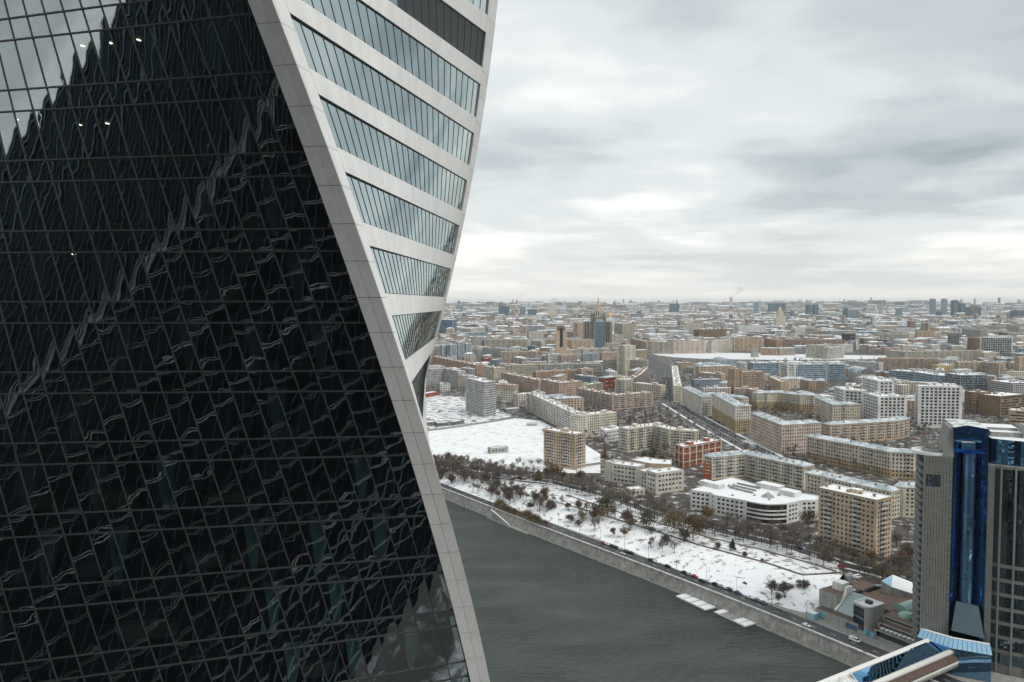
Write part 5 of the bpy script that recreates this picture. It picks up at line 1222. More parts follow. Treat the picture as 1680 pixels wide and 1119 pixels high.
def arch_house():
    D = 2150.0; x = (921-840)/1300*D; z = CAMH-(538-497)/1300*D
    T = thing('arched_tower_house', 'brown tower house with a tall dark arch above the yellow palace', 'building', (x, D, 0)); claim([(x-16, D), (x+16, D), (x+16, D+30), (x-16, D+30)])
    k = MB(); k.box(x-15, D, 0, x+15, D+26, z-8); k.build('wall', WALL['tan'], T)
    k = MB(); pts = [(-11, z-8), (-11, z)]+[(-11*math.cos(t), z+6*math.sin(t)) for t in [math.pi*i/8 for i in range(1, 8)]]+[(11, z), (11, z-8)]
    k.poly([(x+a, D+2, b) for a, b in pts]); k.poly([(x+a, D+24, b) for a, b in pts][::-1])
    for i in range(len(pts)-1): k.quad((x+pts[i][0], D+24, pts[i][1]), (x+pts[i+1][0], D+24, pts[i+1][1]), (x+pts[i+1][0], D+2, pts[i+1][1]), (x+pts[i][0], D+2, pts[i][1]))
    k.build('arched_top', WALL['brown'], T)
    k = MB(); k.box(x-4, D-0.4, 40, x+4, D+1.9, z-1); k.build('arch_opening', M_int_dark, T)
arch_house()
def dome(label, px, py, D, r, mat, wall, drum=1.0):
    p = GY(px, py, D); T = thing('domed_church', label, 'church', (p.x, D, 0))
    k = MB(); k.box(p.x-r*1.7, D-r*1.7, 0, p.x+r*1.7, D+r*1.7, p.z-r*1.4); k.build('nave', wall, T)
    k = MB(); k.lathe((p.x, D), [(r, p.z-r*1.4), (r, p.z-r*0.4)], 14); k.build('drum', wall, T)
    k = MB(); k.lathe((p.x, D), [(r*1.02, p.z-r*0.4), (r*1.08, p.z), (r*0.95, p.z+r*0.45), (r*0.6, p.z+r*0.85), (r*0.2, p.z+r*1.1), (r*0.04, p.z+r*1.6)], 14); k.build('dome', mat, T, smooth=True)
M_gold = plain('gilded', (0.60, 0.40, 0.20), 0.45, 0.6)
dome('white church with a golden dome right of the spired tower', 1000, 517.5, 3700, 13, M_gold, WALL['white'])
# ---- far landmark towers and chimneys
def chimney(label, px, top, base, D, r):
    a = GY(px, top, D); T = thing('smokestack', label, 'chimney', (a.x, D, 0)); 
    for i in range(6):
        z0, z1 = a.z*i/6, a.z*(i+1)/6; k = MB(); k.lathe((a.x, D), [(r*(1.3-0.3*i/6), z0), (r*(1.3-0.3*(i+1)/6), z1)], 10); k.build('band', [M_red_s if i % 2 else M_trim], T)
M_red_s = plain('red_band', (0.42, 0.10, 0.07), 0.7)
chimney('thin striped smokestack on the horizon at left', 847.5, 491, 500, 5200, 3.2)
chimney('left one of two striped smokestacks on the horizon', 1198.0, 487.5, 500, 6200, 3.4)
chimney('right one of two striped smokestacks on the horizon', 1200.6, 487.5, 500, 6200, 3.4)
def far_tower(label, px0, px1, top, D, wall, kind='tower', st=None):
    D *= 1.7
    a, b = GY(px0, top, D), GY(px1, top, D); T = thing('far_tower', label, 'tower', ((a.x+b.x)/2, D, 0)); claim([(a.x, D), (b.x, D), (b.x, D+30), (a.x, D+30)])
    k = MB(); dd = (b.x-a.x)*0.8; k.box(a.x, D, 0, b.x, D+dd, a.z); k.build('wall', WALL[wall], T)
    k = MB(); n = max(2, int((b.x-a.x)/9))
    for i in range(n): w = (b.x-a.x)/n; k.box(a.x+i*w+w*0.22, D-0.4, 5, a.x+(i+1)*w-w*0.22, D+0.2, a.z-4)
    k.build('window_strip', M_win_teal, T)['kind'] = 'stuff'
    k = MB(); k.box(a.x+dd*0.2, D+dd*0.2, a.z, b.x-dd*0.2, D+dd*0.7, a.z+5, 0, 1); k.build('roof_hut', [WALL[wall], M_roof_snow], T)
for i, t in enumerate([(1528, 1535.5, 490.5, 5000, 'bluegrey'), (1547, 1554.5, 490.5, 5000, 'grey'), (1564, 1573, 493, 5000, 'navy'), (1576, 1584.5, 498.5, 5000, 'navy'), (1238, 1244.5, 496, 6000, 'bluegrey'),
           (1266, 1289, 498, 6300, 'navy'), (1323.5, 1331.5, 500.5, 4800, 'navy'), (1335, 1343, 500.5, 4800, 'navy'), (1385, 1392, 506, 4500, 'navy'), (1592, 1610, 504, 4600, 'darkgrey'),
           (1538.5, 1546, 511, 4200, 'navy'), (1100, 1114.5, 498.5, 6000, 'navy'), (1006, 1010, 495.5, 8000, 'bluegrey'), (818, 836, 503, 5400, 'navy'), (853, 862, 503.5, 5000, 'bluegrey'), (866, 880, 508, 4800, 'navy'),
           (1668, 1690, 510, 4200, 'navy'), (1396, 1410, 508, 4400, 'bluegrey'), (1472, 1480, 506.5, 4600, 'bluegrey'), (748, 760, 500.5, 7000, 'grey')]):
    side = ('on the skyline left of the spire' if t[0] < 960 else 'on the skyline right of the spire' if t[0] < 1150 else 'on the skyline beyond the brown rows' if t[0] < 1380 else 'on the right of the skyline')
    nth = ['first', 'second', 'third', 'fourth', 'fifth', 'sixth', 'seventh', 'eighth', 'ninth', 'tenth', 'eleventh', 'twelfth']
    far_tower('%s %s high rise %s' % ('TMP', {'navy': 'dark blue', 'bluegrey': 'blue grey', 'grey': 'pale grey', 'darkgrey': 'dark grey'}[t[4]], side), *t)
ft = sorted([o for o in COL.objects if o.get('label', '').startswith('TMP')], key=lambda o: o.location.x/o.location.y); cntd = {}
for o in ft:
    l = o['label'][4:]; cntd[l] = cntd.get(l, 0)+1; o['label'] = ('%s from left, ' % nth[cntd[l]-1])+l
# second crown like tower far right of centre, and station halls with round roofs
def stalin_small(label, px, top, D, w):
    p = GY(px, top, D); T = thing('stepped_tower', label, 'tower', (p.x, D, 0)); h = p.z
    for i, (s, f0, f1) in enumerate(((1.6, 0, 0.55), (1.0, 0.55, 0.78), (0.6, 0.78, 0.9))):
        k = MB(); k.box(p.x-w*s, D+i*4, h*f0, p.x+w*s, D+30-i*4, h*f1); k.build('tier', WALL['cream'], T)
    k = MB(); k.lathe((p.x, D+15), [(w*0.4, h*0.9), (w*0.2, h*0.95), (0.3, h)], 8); k.build('spire', WALL['cream'], T)
stalin_small('small cream stepped tower far beyond the white framed office', 1281.5, 502, 4300, 16)
stalin_small('faint pale tower with spire left of the spired tower', 907, 496, 6500, 24)
def barrel(name, label, px0, px1, py, D, L_, rise, mat, rm=None):
    a, b = GY(px0, py, D), GY(px1, py, D); T = thing(name, label, 'hall', ((a.x+b.x)/2, D, 0)); claim([(a.x, D), (b.x, D), (b.x, D+L_), (a.x, D+L_)])
    z = max(a.z, 6); k = MB(); k.box(a.x, D, 0, b.x, D+L_, z); k.build('wall', WALL['stone'], T)
    k = MB(); n = 12; c = (a.x+b.x)/2; r = (b.x-a.x)/2; pr = [(c-r*math.cos(math.pi*i/n), z+0.02+rise*math.sin(math.pi*i/n)) for i in range(n+1)]
    for i in range(n): k.quad((pr[i][0], D-0.5, pr[i][1]), (pr[i+1][0], D-0.5, pr[i+1][1]), (pr[i+1][0], D+L_, pr[i+1][1]), (pr[i][0], D+L_, pr[i][1]))
    k.build('barrel_roof', rm or M_roof_snow, T, smooth=True)
    k = MB(); k.poly([(x, D-0.4, zz_) for x, zz_ in pr]); k.build('gable', mat, T)
barrel('station_hall', 'round roofed hall with dark gable behind the white grid offices', 1412, 1436, 614, 1560, 60, 12, WALL['darkgrey'], M_roof_metal)
barrel('station_hall', 'long barrel roofed station hall near the far river', 1182, 1208, 597, 1900, 90, 11, WALL['bluegrey'], WALL['bluegrey'])
def bridge_tower():
    p = GY(1239.5, 588, 2330); T = thing('bridge_pylon', 'stone bridge tower with stepped top by the far river', 'monument', (p.x, 2330, 0))
    for i, (w, z0, z1) in enumerate(((9, 0, 12), (6.5, 12, 20), (4.5, 20, 27))): k = MB(); k.box(p.x-w, 2330+i, z0, p.x+w, 2330+2*w-i, z1); k.build('tier', WALL['greenish'], T)
    k = MB(); k.lathe((p.x, 2334), [(3, 27), (2.6, 31), (0.3, 37)], 8); k.build('finial', WALL['greenish'], T)
bridge_tower()
# ================================================================== the city beyond
def farmat(name, c):
    m, t, p, o = newmat(name); p.inputs['Roughness'].default_value = 0.85
    tc = N(t, 'ShaderNodeTexCoord'); sp = N(t, 'ShaderNodeSeparateXYZ'); L(t, tc.outputs['Object'], sp.inputs[0])
    u = mathn(t, 'FRACT', mathn(t, 'MULTIPLY', mathn(t, 'ADD', sp.outputs[0], sp.outputs[1]), 0.21)); v = mathn(t, 'FRACT', mathn(t, 'MULTIPLY', sp.outputs[2], 0.29))
    w = mathn(t, 'MULTIPLY', mathn(t, 'LESS_THAN', mathn(t, 'ABSOLUTE', mathn(t, 'SUBTRACT', u, 0.5)), 0.24), mathn(t, 'LESS_THAN', mathn(t, 'ABSOLUTE', mathn(t, 'SUBTRACT', v, 0.5)), 0.27))
    col = mixc(t, w, mixc(t, 1.0, c, ramp(t, tex(t, 0.05, 4), [(0.3, 0.75), (0.7, 1.05)]), 'MULTIPLY'), (0.03, 0.035, 0.04)); L(t, col, p.inputs['Base Color']); return m
FARC = [('beige', (0.54, 0.44, 0.35)), ('cream', (0.64, 0.56, 0.45)), ('white', (0.66, 0.66, 0.64)), ('grey', (0.36, 0.37, 0.38)), ('brown', (0.30, 0.21, 0.15)), ('pinkish', (0.46, 0.34, 0.28)), ('tan', (0.44, 0.34, 0.24)), ('blue grey', (0.26, 0.32, 0.38)), ('pale', (0.62, 0.57, 0.50))]
FM = [farmat('far_'+n.replace(' ', '_'), c) for n, c in FARC]
def inpoly(x, y, P):
    r = False; j = len(P)-1
    for i in range(len(P)):
        if (P[i][1] > y) != (P[j][1] > y) and x < (P[j][0]-P[i][0])*(y-P[i][1])/(P[j][1]-P[i][1])+P[i][0]: r = not r
        j = i
    return r
NOGO = [[(1010, 700), (1130, 700), (1126, 640), (1120, 612), (1108, 598), (1078, 584), (1054, 571), (1034, 566), (1028, 573), (1046, 588), (1058, 602), (1066, 620), (1066, 655), (1010, 658)], [(1056, 594), (1150, 598), (1300, 593.5), (1440, 592), (1570, 588), (1570, 582.5), (1440, 582), (1300, 579.5), (1180, 576), (1052, 575)],
        [(600, 720), (700, 756), (770, 772), (850, 785), (905, 790), (990, 776), (1000, 745), (935, 710), (885, 684), (845, 680), (770, 648), (700, 640), (600, 650)], [(1275, 760), (1220, 740), (1080, 670), (1110, 652), (1245, 735), (1290, 752)]]
GRID = {}
def grid_add(x, y, r):
    GRID.setdefault((int(x//60), int(y//60)), []).append((x, y, r))
for x, y, r in FOOT: grid_add(x, y, r)
def is_free(x, y, r):
    a, b = int(x//60), int(y//60)
    for i in (-2, -1, 0, 1, 2):
        for j in (-2, -1, 0, 1, 2):
            for (u, v, q) in GRID.get((a+i, b+j), ()):
                if (u-x)**2+(v-y)**2 < (q+r)**2: return False
    return True
AVN = [(1080, 675), (1122, 672), (1122, 640), (1118, 615), (1106, 600), (1078, 586), (1054, 573), (1034, 568), (1030, 573), (1048, 586), (1062, 600), (1076, 620)]
def ok_spot(x, y, trees=False):
    px, py = PX((x, y, 0))
    for P in ([AVN]+NOGO[1:] if trees else NOGO):
        if inpoly(px, py, P): return False
    return True
rf = random.Random(21)
far = []
def hill(x, y):                    # the land rises far away
    D = math.hypot(x, y)
    if D < 9000: return 0.0
    f = min(1, (D-9000)/9000); f = f*f*(3-2*f)
    return f*(92+34*math.sin(x/3100.0+0.6)+26*math.sin(x/1300.0+1.9)+18*math.sin(y/2100.0))*(0.75+0.35*min(1, max(0, (x+2000)/12000)))
for d0, d1, cell, lr, wr, hr in ((1180, 3300, 62, (26, 74), (13, 18), (12, 30)), (3300, 7000, 118, (50, 140), (16, 30), (14, 38)), (7000, 13000, 250, (110, 260), (24, 50), (22, 52)), (13000, 21000, 480, (120, 380), (40, 60), (25, 80))):
    y = d0
    while y < d1:
        x = -0.14*y
        while x < 0.70*y:
            X_, Y_ = x+rf.uniform(-0.3, 0.3)*cell, y+rf.uniform(-0.3, 0.3)*cell; x += cell
            if rf.random() < 0.12: continue
            l, w, h = rf.uniform(*lr), rf.uniform(*wr), rf.uniform(*hr)
            if d0 > 3000 and rf.random() < 0.10: l, w, h = rf.uniform(22, 40), rf.uniform(20, 34), h*rf.uniform(1.4, 2.0)
            if d0 < 2000 and Y_ < 2100: h *= 0.75
            if not is_free(X_, Y_, 8+l*0.22 if d0 < 3000 else 14): continue
            if not ok_spot(X_, Y_): continue
            if Y_ < 2500 and 1055 < PX((X_, Y_, 0))[0] < 1460 and PX((X_, Y_, h+3))[1] < 591: h = (CAMH-(592-497)/1300*Y_)-3
            if h < 7: continue
            ang = rf.choice((0.15, 0.15, 0.15+math.pi/2, 0.62, 0.62+math.pi/2, -0.4, -0.4+math.pi/2))+rf.uniform(-0.08, 0.08)
            ci = rf.choices(range(9), (16, 14, 16, 7, 5, 8, 8, 6, 16))[0]
            far.append((X_, Y_, l, w, h, ang, ci, hill(X_, Y_)))
        y += cell
def far_mesh(mb, l, w, h, hip, m0, m1, rr):
    X1, Y1 = l/2, w/2
    for a, b in (((-X1, -Y1), (X1, -Y1)), ((X1, -Y1), (X1, Y1)), ((X1, Y1), (-X1, Y1)), ((-X1, Y1), (-X1, -Y1))): mb.quad((*a, 0), (*b, 0), (*b, h), (*a, h), m0)
    if hip:
        rh = w*0.18; e = w*0.45
        mb.quad((-X1, -Y1, h), (X1, -Y1, h), (X1-e, 0, h+rh), (-X1+e, 0, h+rh), m1); mb.quad((X1, Y1, h), (-X1, Y1, h), (-X1+e, 0, h+rh), (X1-e, 0, h+rh), m1)
        mb.poly([(X1, -Y1, h), (X1, Y1, h), (X1-e, 0, h+rh)], m1); mb.poly([(-X1, Y1, h), (-X1, -Y1, h), (-X1+e, 0, h+rh)], m1)
    else:
        mb.quad((-X1, -Y1, h), (X1, -Y1, h), (X1, Y1, h), (-X1, Y1, h), m1)
        for i in range(2):
            c = rr.uniform(-0.35, 0.35)*l; mb.box(c-3, -2.5, h, c+3, 2.5, h+rr.uniform(2, 4), m0, m1)
def vis_area(b):
    px, py = PX((b[0], b[1], b[7]))
    if not (690 < px < 1690): return 0
    return max(b[2], b[3])*b[4]/(b[1]**2)
far.sort(key=vis_area, reverse=True)
M_far_roof = snowmat('far_roof', (0.80, 0.82, 0.84), (0.16, 0.16, 0.17), 0.035, 0.38, 0.52)
stuff = MB()
for i, b in enumerate(far):
    X_, Y_, l, w, h, ang, ci, zb = b; hip = rf.random() < 0.45
    if i < 300 and vis_area(b) > 0:
        px = PX((X_, Y_, 0))[0]; zone = 'left of the spire' if px < 960 else 'right of the spire' if px < 1150 else 'right of the avenue' if px < 1400 else 'on the right side'
        size = 'tall' if h > 34 else 'low' if h < 15 else 'medium'; dist = 'in the crowded city' if Y_ < 2000 else 'far off'
        T = thing('city_house', '%s %s house with %s roof %s %s' % (size, FARC[ci][0], 'pitched' if hip else 'flat', dist, zone), 'building', (X_, Y_, zb), 'houses of the crowded city', ang)
        k = MB(); far_mesh(k, l, w, h, hip, 0, 1, rf); n4 = 4
        wl, rl = MB(), MB()
        for f, m in zip(k.f, k.m): (wl if m == 0 else rl).poly([k.v[q] for q in f])
        wl.build('wall', FM[ci], T, world=False); rl.build('roof', M_far_roof if hip is False else M_roof_metal, T, world=False)
        grid_add(X_, Y_, 14)
    else:
        k = MB(); far_mesh(k, l, w, h, hip, ci, 9, rf); c, s = math.cos(ang), math.sin(ang); q = len(stuff.v)
        stuff.v.extend([(x*c-y*s+X_, x*s+y*c+Y_, z+zb) for x, y, z in k.v]); stuff.f.extend([tuple(a+q for a in f) for f in k.f]); stuff.m.extend(k.m)
        if Y_ < 3300: grid_add(X_, Y_, 12)
tag(stuff.build('distant_city', FM+[M_far_roof]), 'dense mass of distant snowy roofed city blocks', kind='stuff')
# far rising land
k = MB(); nx, ny = 60, 14
for j in range(ny+1):
    for i in range(nx+1):
        Y_ = 9000+j*1050; x = -9000+i*500; k.v.append((x, Y_, hill(x, Y_)-0.6 if j else -1))
for j in range(ny):
    for i in range(nx): q = j*(nx+1)+i; k.f.append((q, q+1, q+nx+2, q+nx+1)); k.m.append(0)
tag(k.build('hills', snowmat('far_land', (0.5, 0.52, 0.54), (0.07, 0.075, 0.07), 0.004, 0.42, 0.56), smooth=True), kind='structure')

# ================================================================== trees
M_bark = wallmat('bark', (0.075, 0.060, 0.050), 0.9, 0.3, 1.0, 0.1)
def leafmat(name, c1, c2):
    m, t, p, o = newmat(name); g = N(t, 'ShaderNodeNewGeometry'); L(t, mixc(t, g.outputs['Random Per Island'], c1, c2), p.inputs['Base Color']); p.inputs['Roughness'].default_value = 0.8; return m
M_twig = leafmat('twigs', (0.10, 0.08, 0.068), (0.19, 0.155, 0.13))
M_leaf = dict(green=leafmat('leaf_green', (0.028, 0.035, 0.014), (0.075, 0.075, 0.03)), rust=leafmat('leaf_rust', (0.10, 0.055, 0.02), (0.20, 0.11, 0.04)), olive=leafmat('leaf_olive', (0.07, 0.06, 0.02), (0.16, 0.13, 0.045)), redb=leafmat('leaf_redbrown', (0.12, 0.035, 0.02), (0.20, 0.07, 0.035)), ever=leafmat('leaf_dark', (0.02, 0.028, 0.018), (0.045, 0.055, 0.03)))
def rdir(rr, d, spread):
    v = Vector((rr.gauss(0, 1), rr.gauss(0, 1), rr.gauss(0, 1))); v = v-d*v.dot(d); v.normalize(); return (d*math.cos(spread)+v*math.sin(spread)).normalized()
def bare(seed, H=10.0, stems=1, droop=0.0, leaf=None, dens=1.0):
    rr = random.Random(seed); tr, cr = MB(), MB()
    def twig(p, d, ln, r):
        q = p+d*ln; s = d.cross(Vector((rr.gauss(0, 1), rr.gauss(0, 1), rr.gauss(0, 1)))).normalized()*r
        cr.poly([p-s, p+s, q])
    def grow(p, d, ln, r, lev):
        q = p+d*ln
        (tr if lev < 2 else cr).tube(p, q, r, r*0.62, 5 if lev == 0 else 3)
        n = (5, 4, 4, 4)[lev] if lev < 4 else 0
        if lev >= 3:
            for i in range(int(9*dens)): f = rr.uniform(0.2, 1); twig(p.lerp(q, f), rdir(rr, d, rr.uniform(0.3, 1.0)), rr.uniform(0.5, 1.1)*H/10, 0.04*H/10)
            if leaf:
                for i in range(leaf): c = p.lerp(q, rr.random())+Vector((rr.gauss(0, .4), rr.gauss(0, .4), rr.gauss(0, .35)))*H/10; s = rr.uniform(0.16, 0.34)*H/10; a = Vector((rr.gauss(0, 1), rr.gauss(0, 1), rr.gauss(0, 1))).normalized()*s; b = a.orthogonal().normalized()*s; lf.quad(c-a, c-b, c+a, c+b)
            return
        for i in range(n):
            f = (0.55+0.45*(i+rr.random())/n if stems == 1 else 0.35+0.65*(i+rr.random())/n) if lev == 0 else rr.uniform(0.35, 1.0)
            nd = rdir(rr, d, rr.uniform(0.5, 1.0)); nd = (nd+Vector((0, 0, 0.25-droop))).normalized()
            grow(p.lerp(q, f), nd, ln*rr.uniform(0.58, 0.82), r*0.55*(1.1-0.4*f), lev+1)
        grow(q, rdir(rr, d, 0.25), ln*0.66, r*0.6, lev+1)
    lf = MB()
    for s in range(stems):
        d = rdir(rr, Vector((0, 0, 1)), 0.05 if stems == 1 else rr.uniform(0.2, 0.5)); b = Vector((rr.uniform(-.4, .4), rr.uniform(-.4, .4), -0.3)) if stems > 1 else Vector((0, 0, -0.3))
        grow(b, d, (0.38 if stems == 1 else 0.34)*H*(1 if stems == 1 else rr.uniform(0.75, 1)), H*0.018/(1 if stems == 1 else 1.4), 0)
    return tr, cr, lf
def leafy(seed, H, W, n, conifer=False):
    rr = random.Random(seed); tr, lf = MB(), MB(); tr.tube((0, 0, -0.3), (0, 0, H*0.8), H*0.02, H*0.008, 5)
    for i in range(7):
        z = H*rr.uniform(0.25, 0.7); t = rr.uniform(0, 6.28); tr.tube((0, 0, z), (math.cos(t)*W*0.35, math.sin(t)*W*0.35, z+H*0.15), H*0.008, H*0.003, 3)
    cl = []
    for i in range(26):
        if conifer: z = rr.uniform(0.08, 1.0); rad = W*0.5*(1.05-z); t = rr.uniform(0, 6.28); q = rad*math.sqrt(rr.random()); cl.append((math.cos(t)*q, math.sin(t)*q, H*z, 0.28*rad+0.3))
        else:
            while True:
                x, y, z = rr.uniform(-1, 1), rr.uniform(-1, 1), rr.uniform(-1, 1)
                if 0.25 < x*x+y*y+z*z < 1: break
            cl.append((x*W*0.42, y*W*0.42, H*(0.58+z*0.36), W*rr.uniform(0.12, 0.2)))
    for i in range(n):
        c = rr.choice(cl); p = Vector((c[0]+rr.gauss(0, c[3]), c[1]+rr.gauss(0, c[3]), c[2]+rr.gauss(0, c[3]*0.8))); s = rr.uniform(0.18, 0.42)
        a = Vector((rr.gauss(0, 1), rr.gauss(0, 1), rr.gauss(0, 1))).normalized()*s; b = a.orthogonal().normalized()*s*0.8; lf.quad(p-a, p-b, p+a, p+b)
    return tr, lf
PROTO = {}
def proto(key, tr, parts):
    PROTO[key] = (tr.mesh('trunk', M_bark), [(nm, mb.mesh(nm, mt)) for nm, mb, mt in parts if mb.f])
for i in range(7):
    t, c, l = bare(100+i, 10.0, 1); proto(('bare', i), t, [('crown', c, M_twig)])
for i in range(4):
    t, c, l = bare(200+i, 7.0, 4, -0.05); proto(('spread', i), t, [('crown', c, M_twig)])
for i in range(3):
    t, c, l = bare(300+i, 10.0, 1, 0, 5); proto(('rust', i), t, [('crown', c, M_twig), ('foliage', l, M_leaf['rust'])])
for i in range(2):
    t, c, l = bare(330+i, 10.0, 1, 0, 5); proto(('redb', i), t, [('crown', c, M_twig), ('foliage', l, M_leaf['redb'])])
for i in range(3):
    t, c, l = bare(360+i, 5.0, 5, -0.1, None, 1.4); proto(('shrub', i), t, [('crown', c, M_twig)])
for i, (k_, nm, n_) in enumerate((('green', 'green', 1500), ('olive', 'olive', 1300), ('rustf', 'rust', 1500))):
    for j in range(2): t, l = leafy(400+i*5+j, 10, 9.5, n_); proto((k_, j), t, [('crown', l, M_leaf[nm])])
t, l = leafy(450, 8, 4.2, 900, True); proto(('fir', 0), t, [('crown', l, M_leaf['ever'])])
t, l = leafy(451, 11, 4.6, 1000, True); proto(('larch', 0), t, [('crown', l, M_leaf['rust'])])
CNT = {}
def tree(kind, x, y, z, h, label, group):
    v = [k for k in PROTO if k[0] == kind]; k_ = v[R.randrange(len(v))]; tr, ps = PROTO[k_]
    base = {'fir': 8, 'larch': 11, 'spread': 7, 'shrub': 5}.get(kind, 10)
    T = thing('fir_tree' if kind == 'fir' else 'shrub' if kind == 'shrub' else 'leafy_tree' if kind in ('green', 'olive', 'rustf', 'rust', 'redb', 'larch') else 'bare_tree', label, 'shrub' if kind == 'shrub' else 'tree', (x, y, z), group, R.uniform(0, 6.28)); s = h/base; T.scale = (s*R.uniform(0.9, 1.1), s*R.uniform(0.9, 1.1), s)
    link(bpy.data.objects.new('trunk', tr), T)
    for nm, me in ps: link(bpy.data.objects.new(nm, me), T)
def at_px(px, py, z=0.0): return (*G(px, py, z), z)
g_al = 'bare trees lining the upper street'
for c in (lerp_line(upper, 62), ):
    for i, p in enumerate(c):
        px = PX((*p, 0))[0]
        if not 720 < px < 1510: continue
        for o in (-7.5, 7.5, -12.5):
            if R.random() < (0.16 if px > 1330 else 0.1): continue
            q = off_line([p, c[min(i+1, 62)]] if i < 62 else [c[61], p], o)[0]
            if not is_free(q[0]+1e-3, q[1], -4): continue
            tree('rust' if R.random() < 0.10 else 'bare', q[0]+R.uniform(-1.5, 1.5), q[1]+R.uniform(-1.5, 1.5), 0, R.uniform(10.5, 15.5), 'bare street tree %s of the upper street %s' % ('on the river side' if o < 0 else 'on the house side', 'by the tan tower' if px > 1300 else 'by the curved white office' if px > 1130 else 'by the beige offices' if px > 980 else 'by the snow field'), g_al)
for i in range(46):
    tree('bare' if R.random() < .75 else 'shrub', *at_px(R.uniform(715, 905), R.uniform(766, 790)), R.uniform(7, 12), 'bare tree in the thicket along the foot of the snow field', 'thicket below the snow field')
for i in range(24):
    x = R.uniform(720, 905); tree('bare' if R.random() < .6 else 'shrub', *at_px(x, 752+(x-720)*0.13+R.uniform(0, 8)), R.uniform(6, 10.5), 'small bare tree on the near rim of the snow field', 'trees on the snow field rim')
for i in range(150):
    fi, fj = (R.uniform(0.10, 0.68) if i < 134 else R.uniform(0.66, 0.82)), 1-0.85*R.random()**1.4
    p = bank_pt(fi, fj)
    kd = R.choice(('spread', 'bare', 'bare', 'bare', 'bare', 'bare', 'shrub', 'rust')); hh = R.uniform(7, 13.5)
    lab = '%s %s %s the snowy bank %s' % ('tall' if hh > 10.5 else 'small', {'spread': 'many stemmed tree', 'bare': 'bare tree', 'shrub': 'bare shrub', 'rust': 'rusty leaved tree'}[kd], 'low on' if fj < 0.4 else 'halfway up' if fj < 0.75 else 'atop', 'by the twisting skyscraper' if fi < 0.22 else 'above the boat stairs' if fi < 0.36 else 'left of the parked cars' if fi < 0.52 else 'above the parked cars')
    tree(kd, *p, hh, lab, 'trees on the snowy bank')
for px, py, h in ((1266, 972, 10), (1286, 978, 12.5), (1318, 970, 10), (1278, 985, 6)):
    fi = min(range(NS), key=lambda i: abs(PX((*bank_lo[i], -5))[0]-px)); tree('spread', *G(px, py, -4.5), -4.7, h, 'wide bare tree standing alone low on the snowy bank' if px != 1286 else 'largest wide bare tree low on the snowy bank', 'lone trees low on the bank')
for kind, px, py, h, lab in [('green', 996, 846, 16, 'dark green round tree on the terrace, left one'), ('green', 1061, 868, 14, 'dark green round tree on the terrace, middle one'), ('rustf', 1137, 888, 18, 'big rust brown leafy tree at the terrace path'), ('olive', 1106, 876, 15.5, 'olive leafy tree left of the big rust brown tree'), ('olive', 955, 856, 7, 'yellowish small tree above the quay road'), ('rust', 949, 838, 9, 'orange tree beside the terrace path'),
       ('rustf', 908, 788, 15, 'rusty tree at the foot of the snow field brick tower'), ('rust', 948, 796, 16, 'brown tree right of the snow field brick tower'), ('larch', 992, 752, 15, 'slim golden larch left of the beige offices'), ('rustf', 895, 712, 8, 'small orange tree before the long cream slab'),
       ('green', 1057, 755, 9, 'green tree before the cream apartments, left one'), ('green', 1072, 757, 10, 'green tree before the cream apartments, middle one'), ('olive', 1084, 760, 8, 'green tree before the cream apartments, right one'), ('fir', 1202, 904, 7.5, 'small dark fir on the snowy terrace'), ('green', 1177, 901, 5, 'dark round bush on the snowy terrace'), ('shrub', 1222, 915, 5.5, 'bare round bush on the snowy terrace'), ('redb', 1250, 924, 3.6, 'reddish low bush at the terrace rim'),
       ('olive', 1326, 868, 13, 'olive tree beside the white curved office'), ('rust', 1352, 926, 10, 'rusty slim tree by the tan tower street'), ('olive', 1440, 946, 7, 'round olive bush near the car park'), ('redb', 1478, 930, 12, 'red brown tree right of the tan tower'), ('rust', 1490, 915, 11, 'rusty tree between tan tower and dark skyscraper'), ('shrub', 1223, 960, 3, 'tiny bush in the middle of the snowy bank')]:
    z = 0.0
    if lab.startswith('tiny'): z = -4.0
    if 'quay road' in lab: z = -3.5
    tree(kind, *at_px(px, py, z), h, lab, None)
for i in range(16):
    f = i/15; tree('olive' if i % 3 else 'rustf', *at_px(816+78*f+R.uniform(-2, 2), 835+31*f+R.uniform(-3, 0), Z_QUAY), R.uniform(4.5, 7.5), 'olive brown leafy shrub tree in the row beside the quay road', 'leafy row beside the quay road')
for i in range(14): tree('bare', *at_px(R.uniform(1462, 1496), R.uniform(880, 945)), R.uniform(9, 14), 'bare tree in the yard right of the tan tower', 'trees right of the tan tower')
for i in range(12): tree('bare', *at_px(R.uniform(1140, 1330), R.uniform(868, 880)), R.uniform(9, 13), 'bare tree in front of the white curved office', 'trees before the white curved office')
for i in range(12): tree('shrub', *at_px(*(lambda f: (1180+34*f, 694+19*f))(R.random())), R.uniform(2.5, 4), 'red brown shrub along the avenue house', 'shrubs along the avenue')
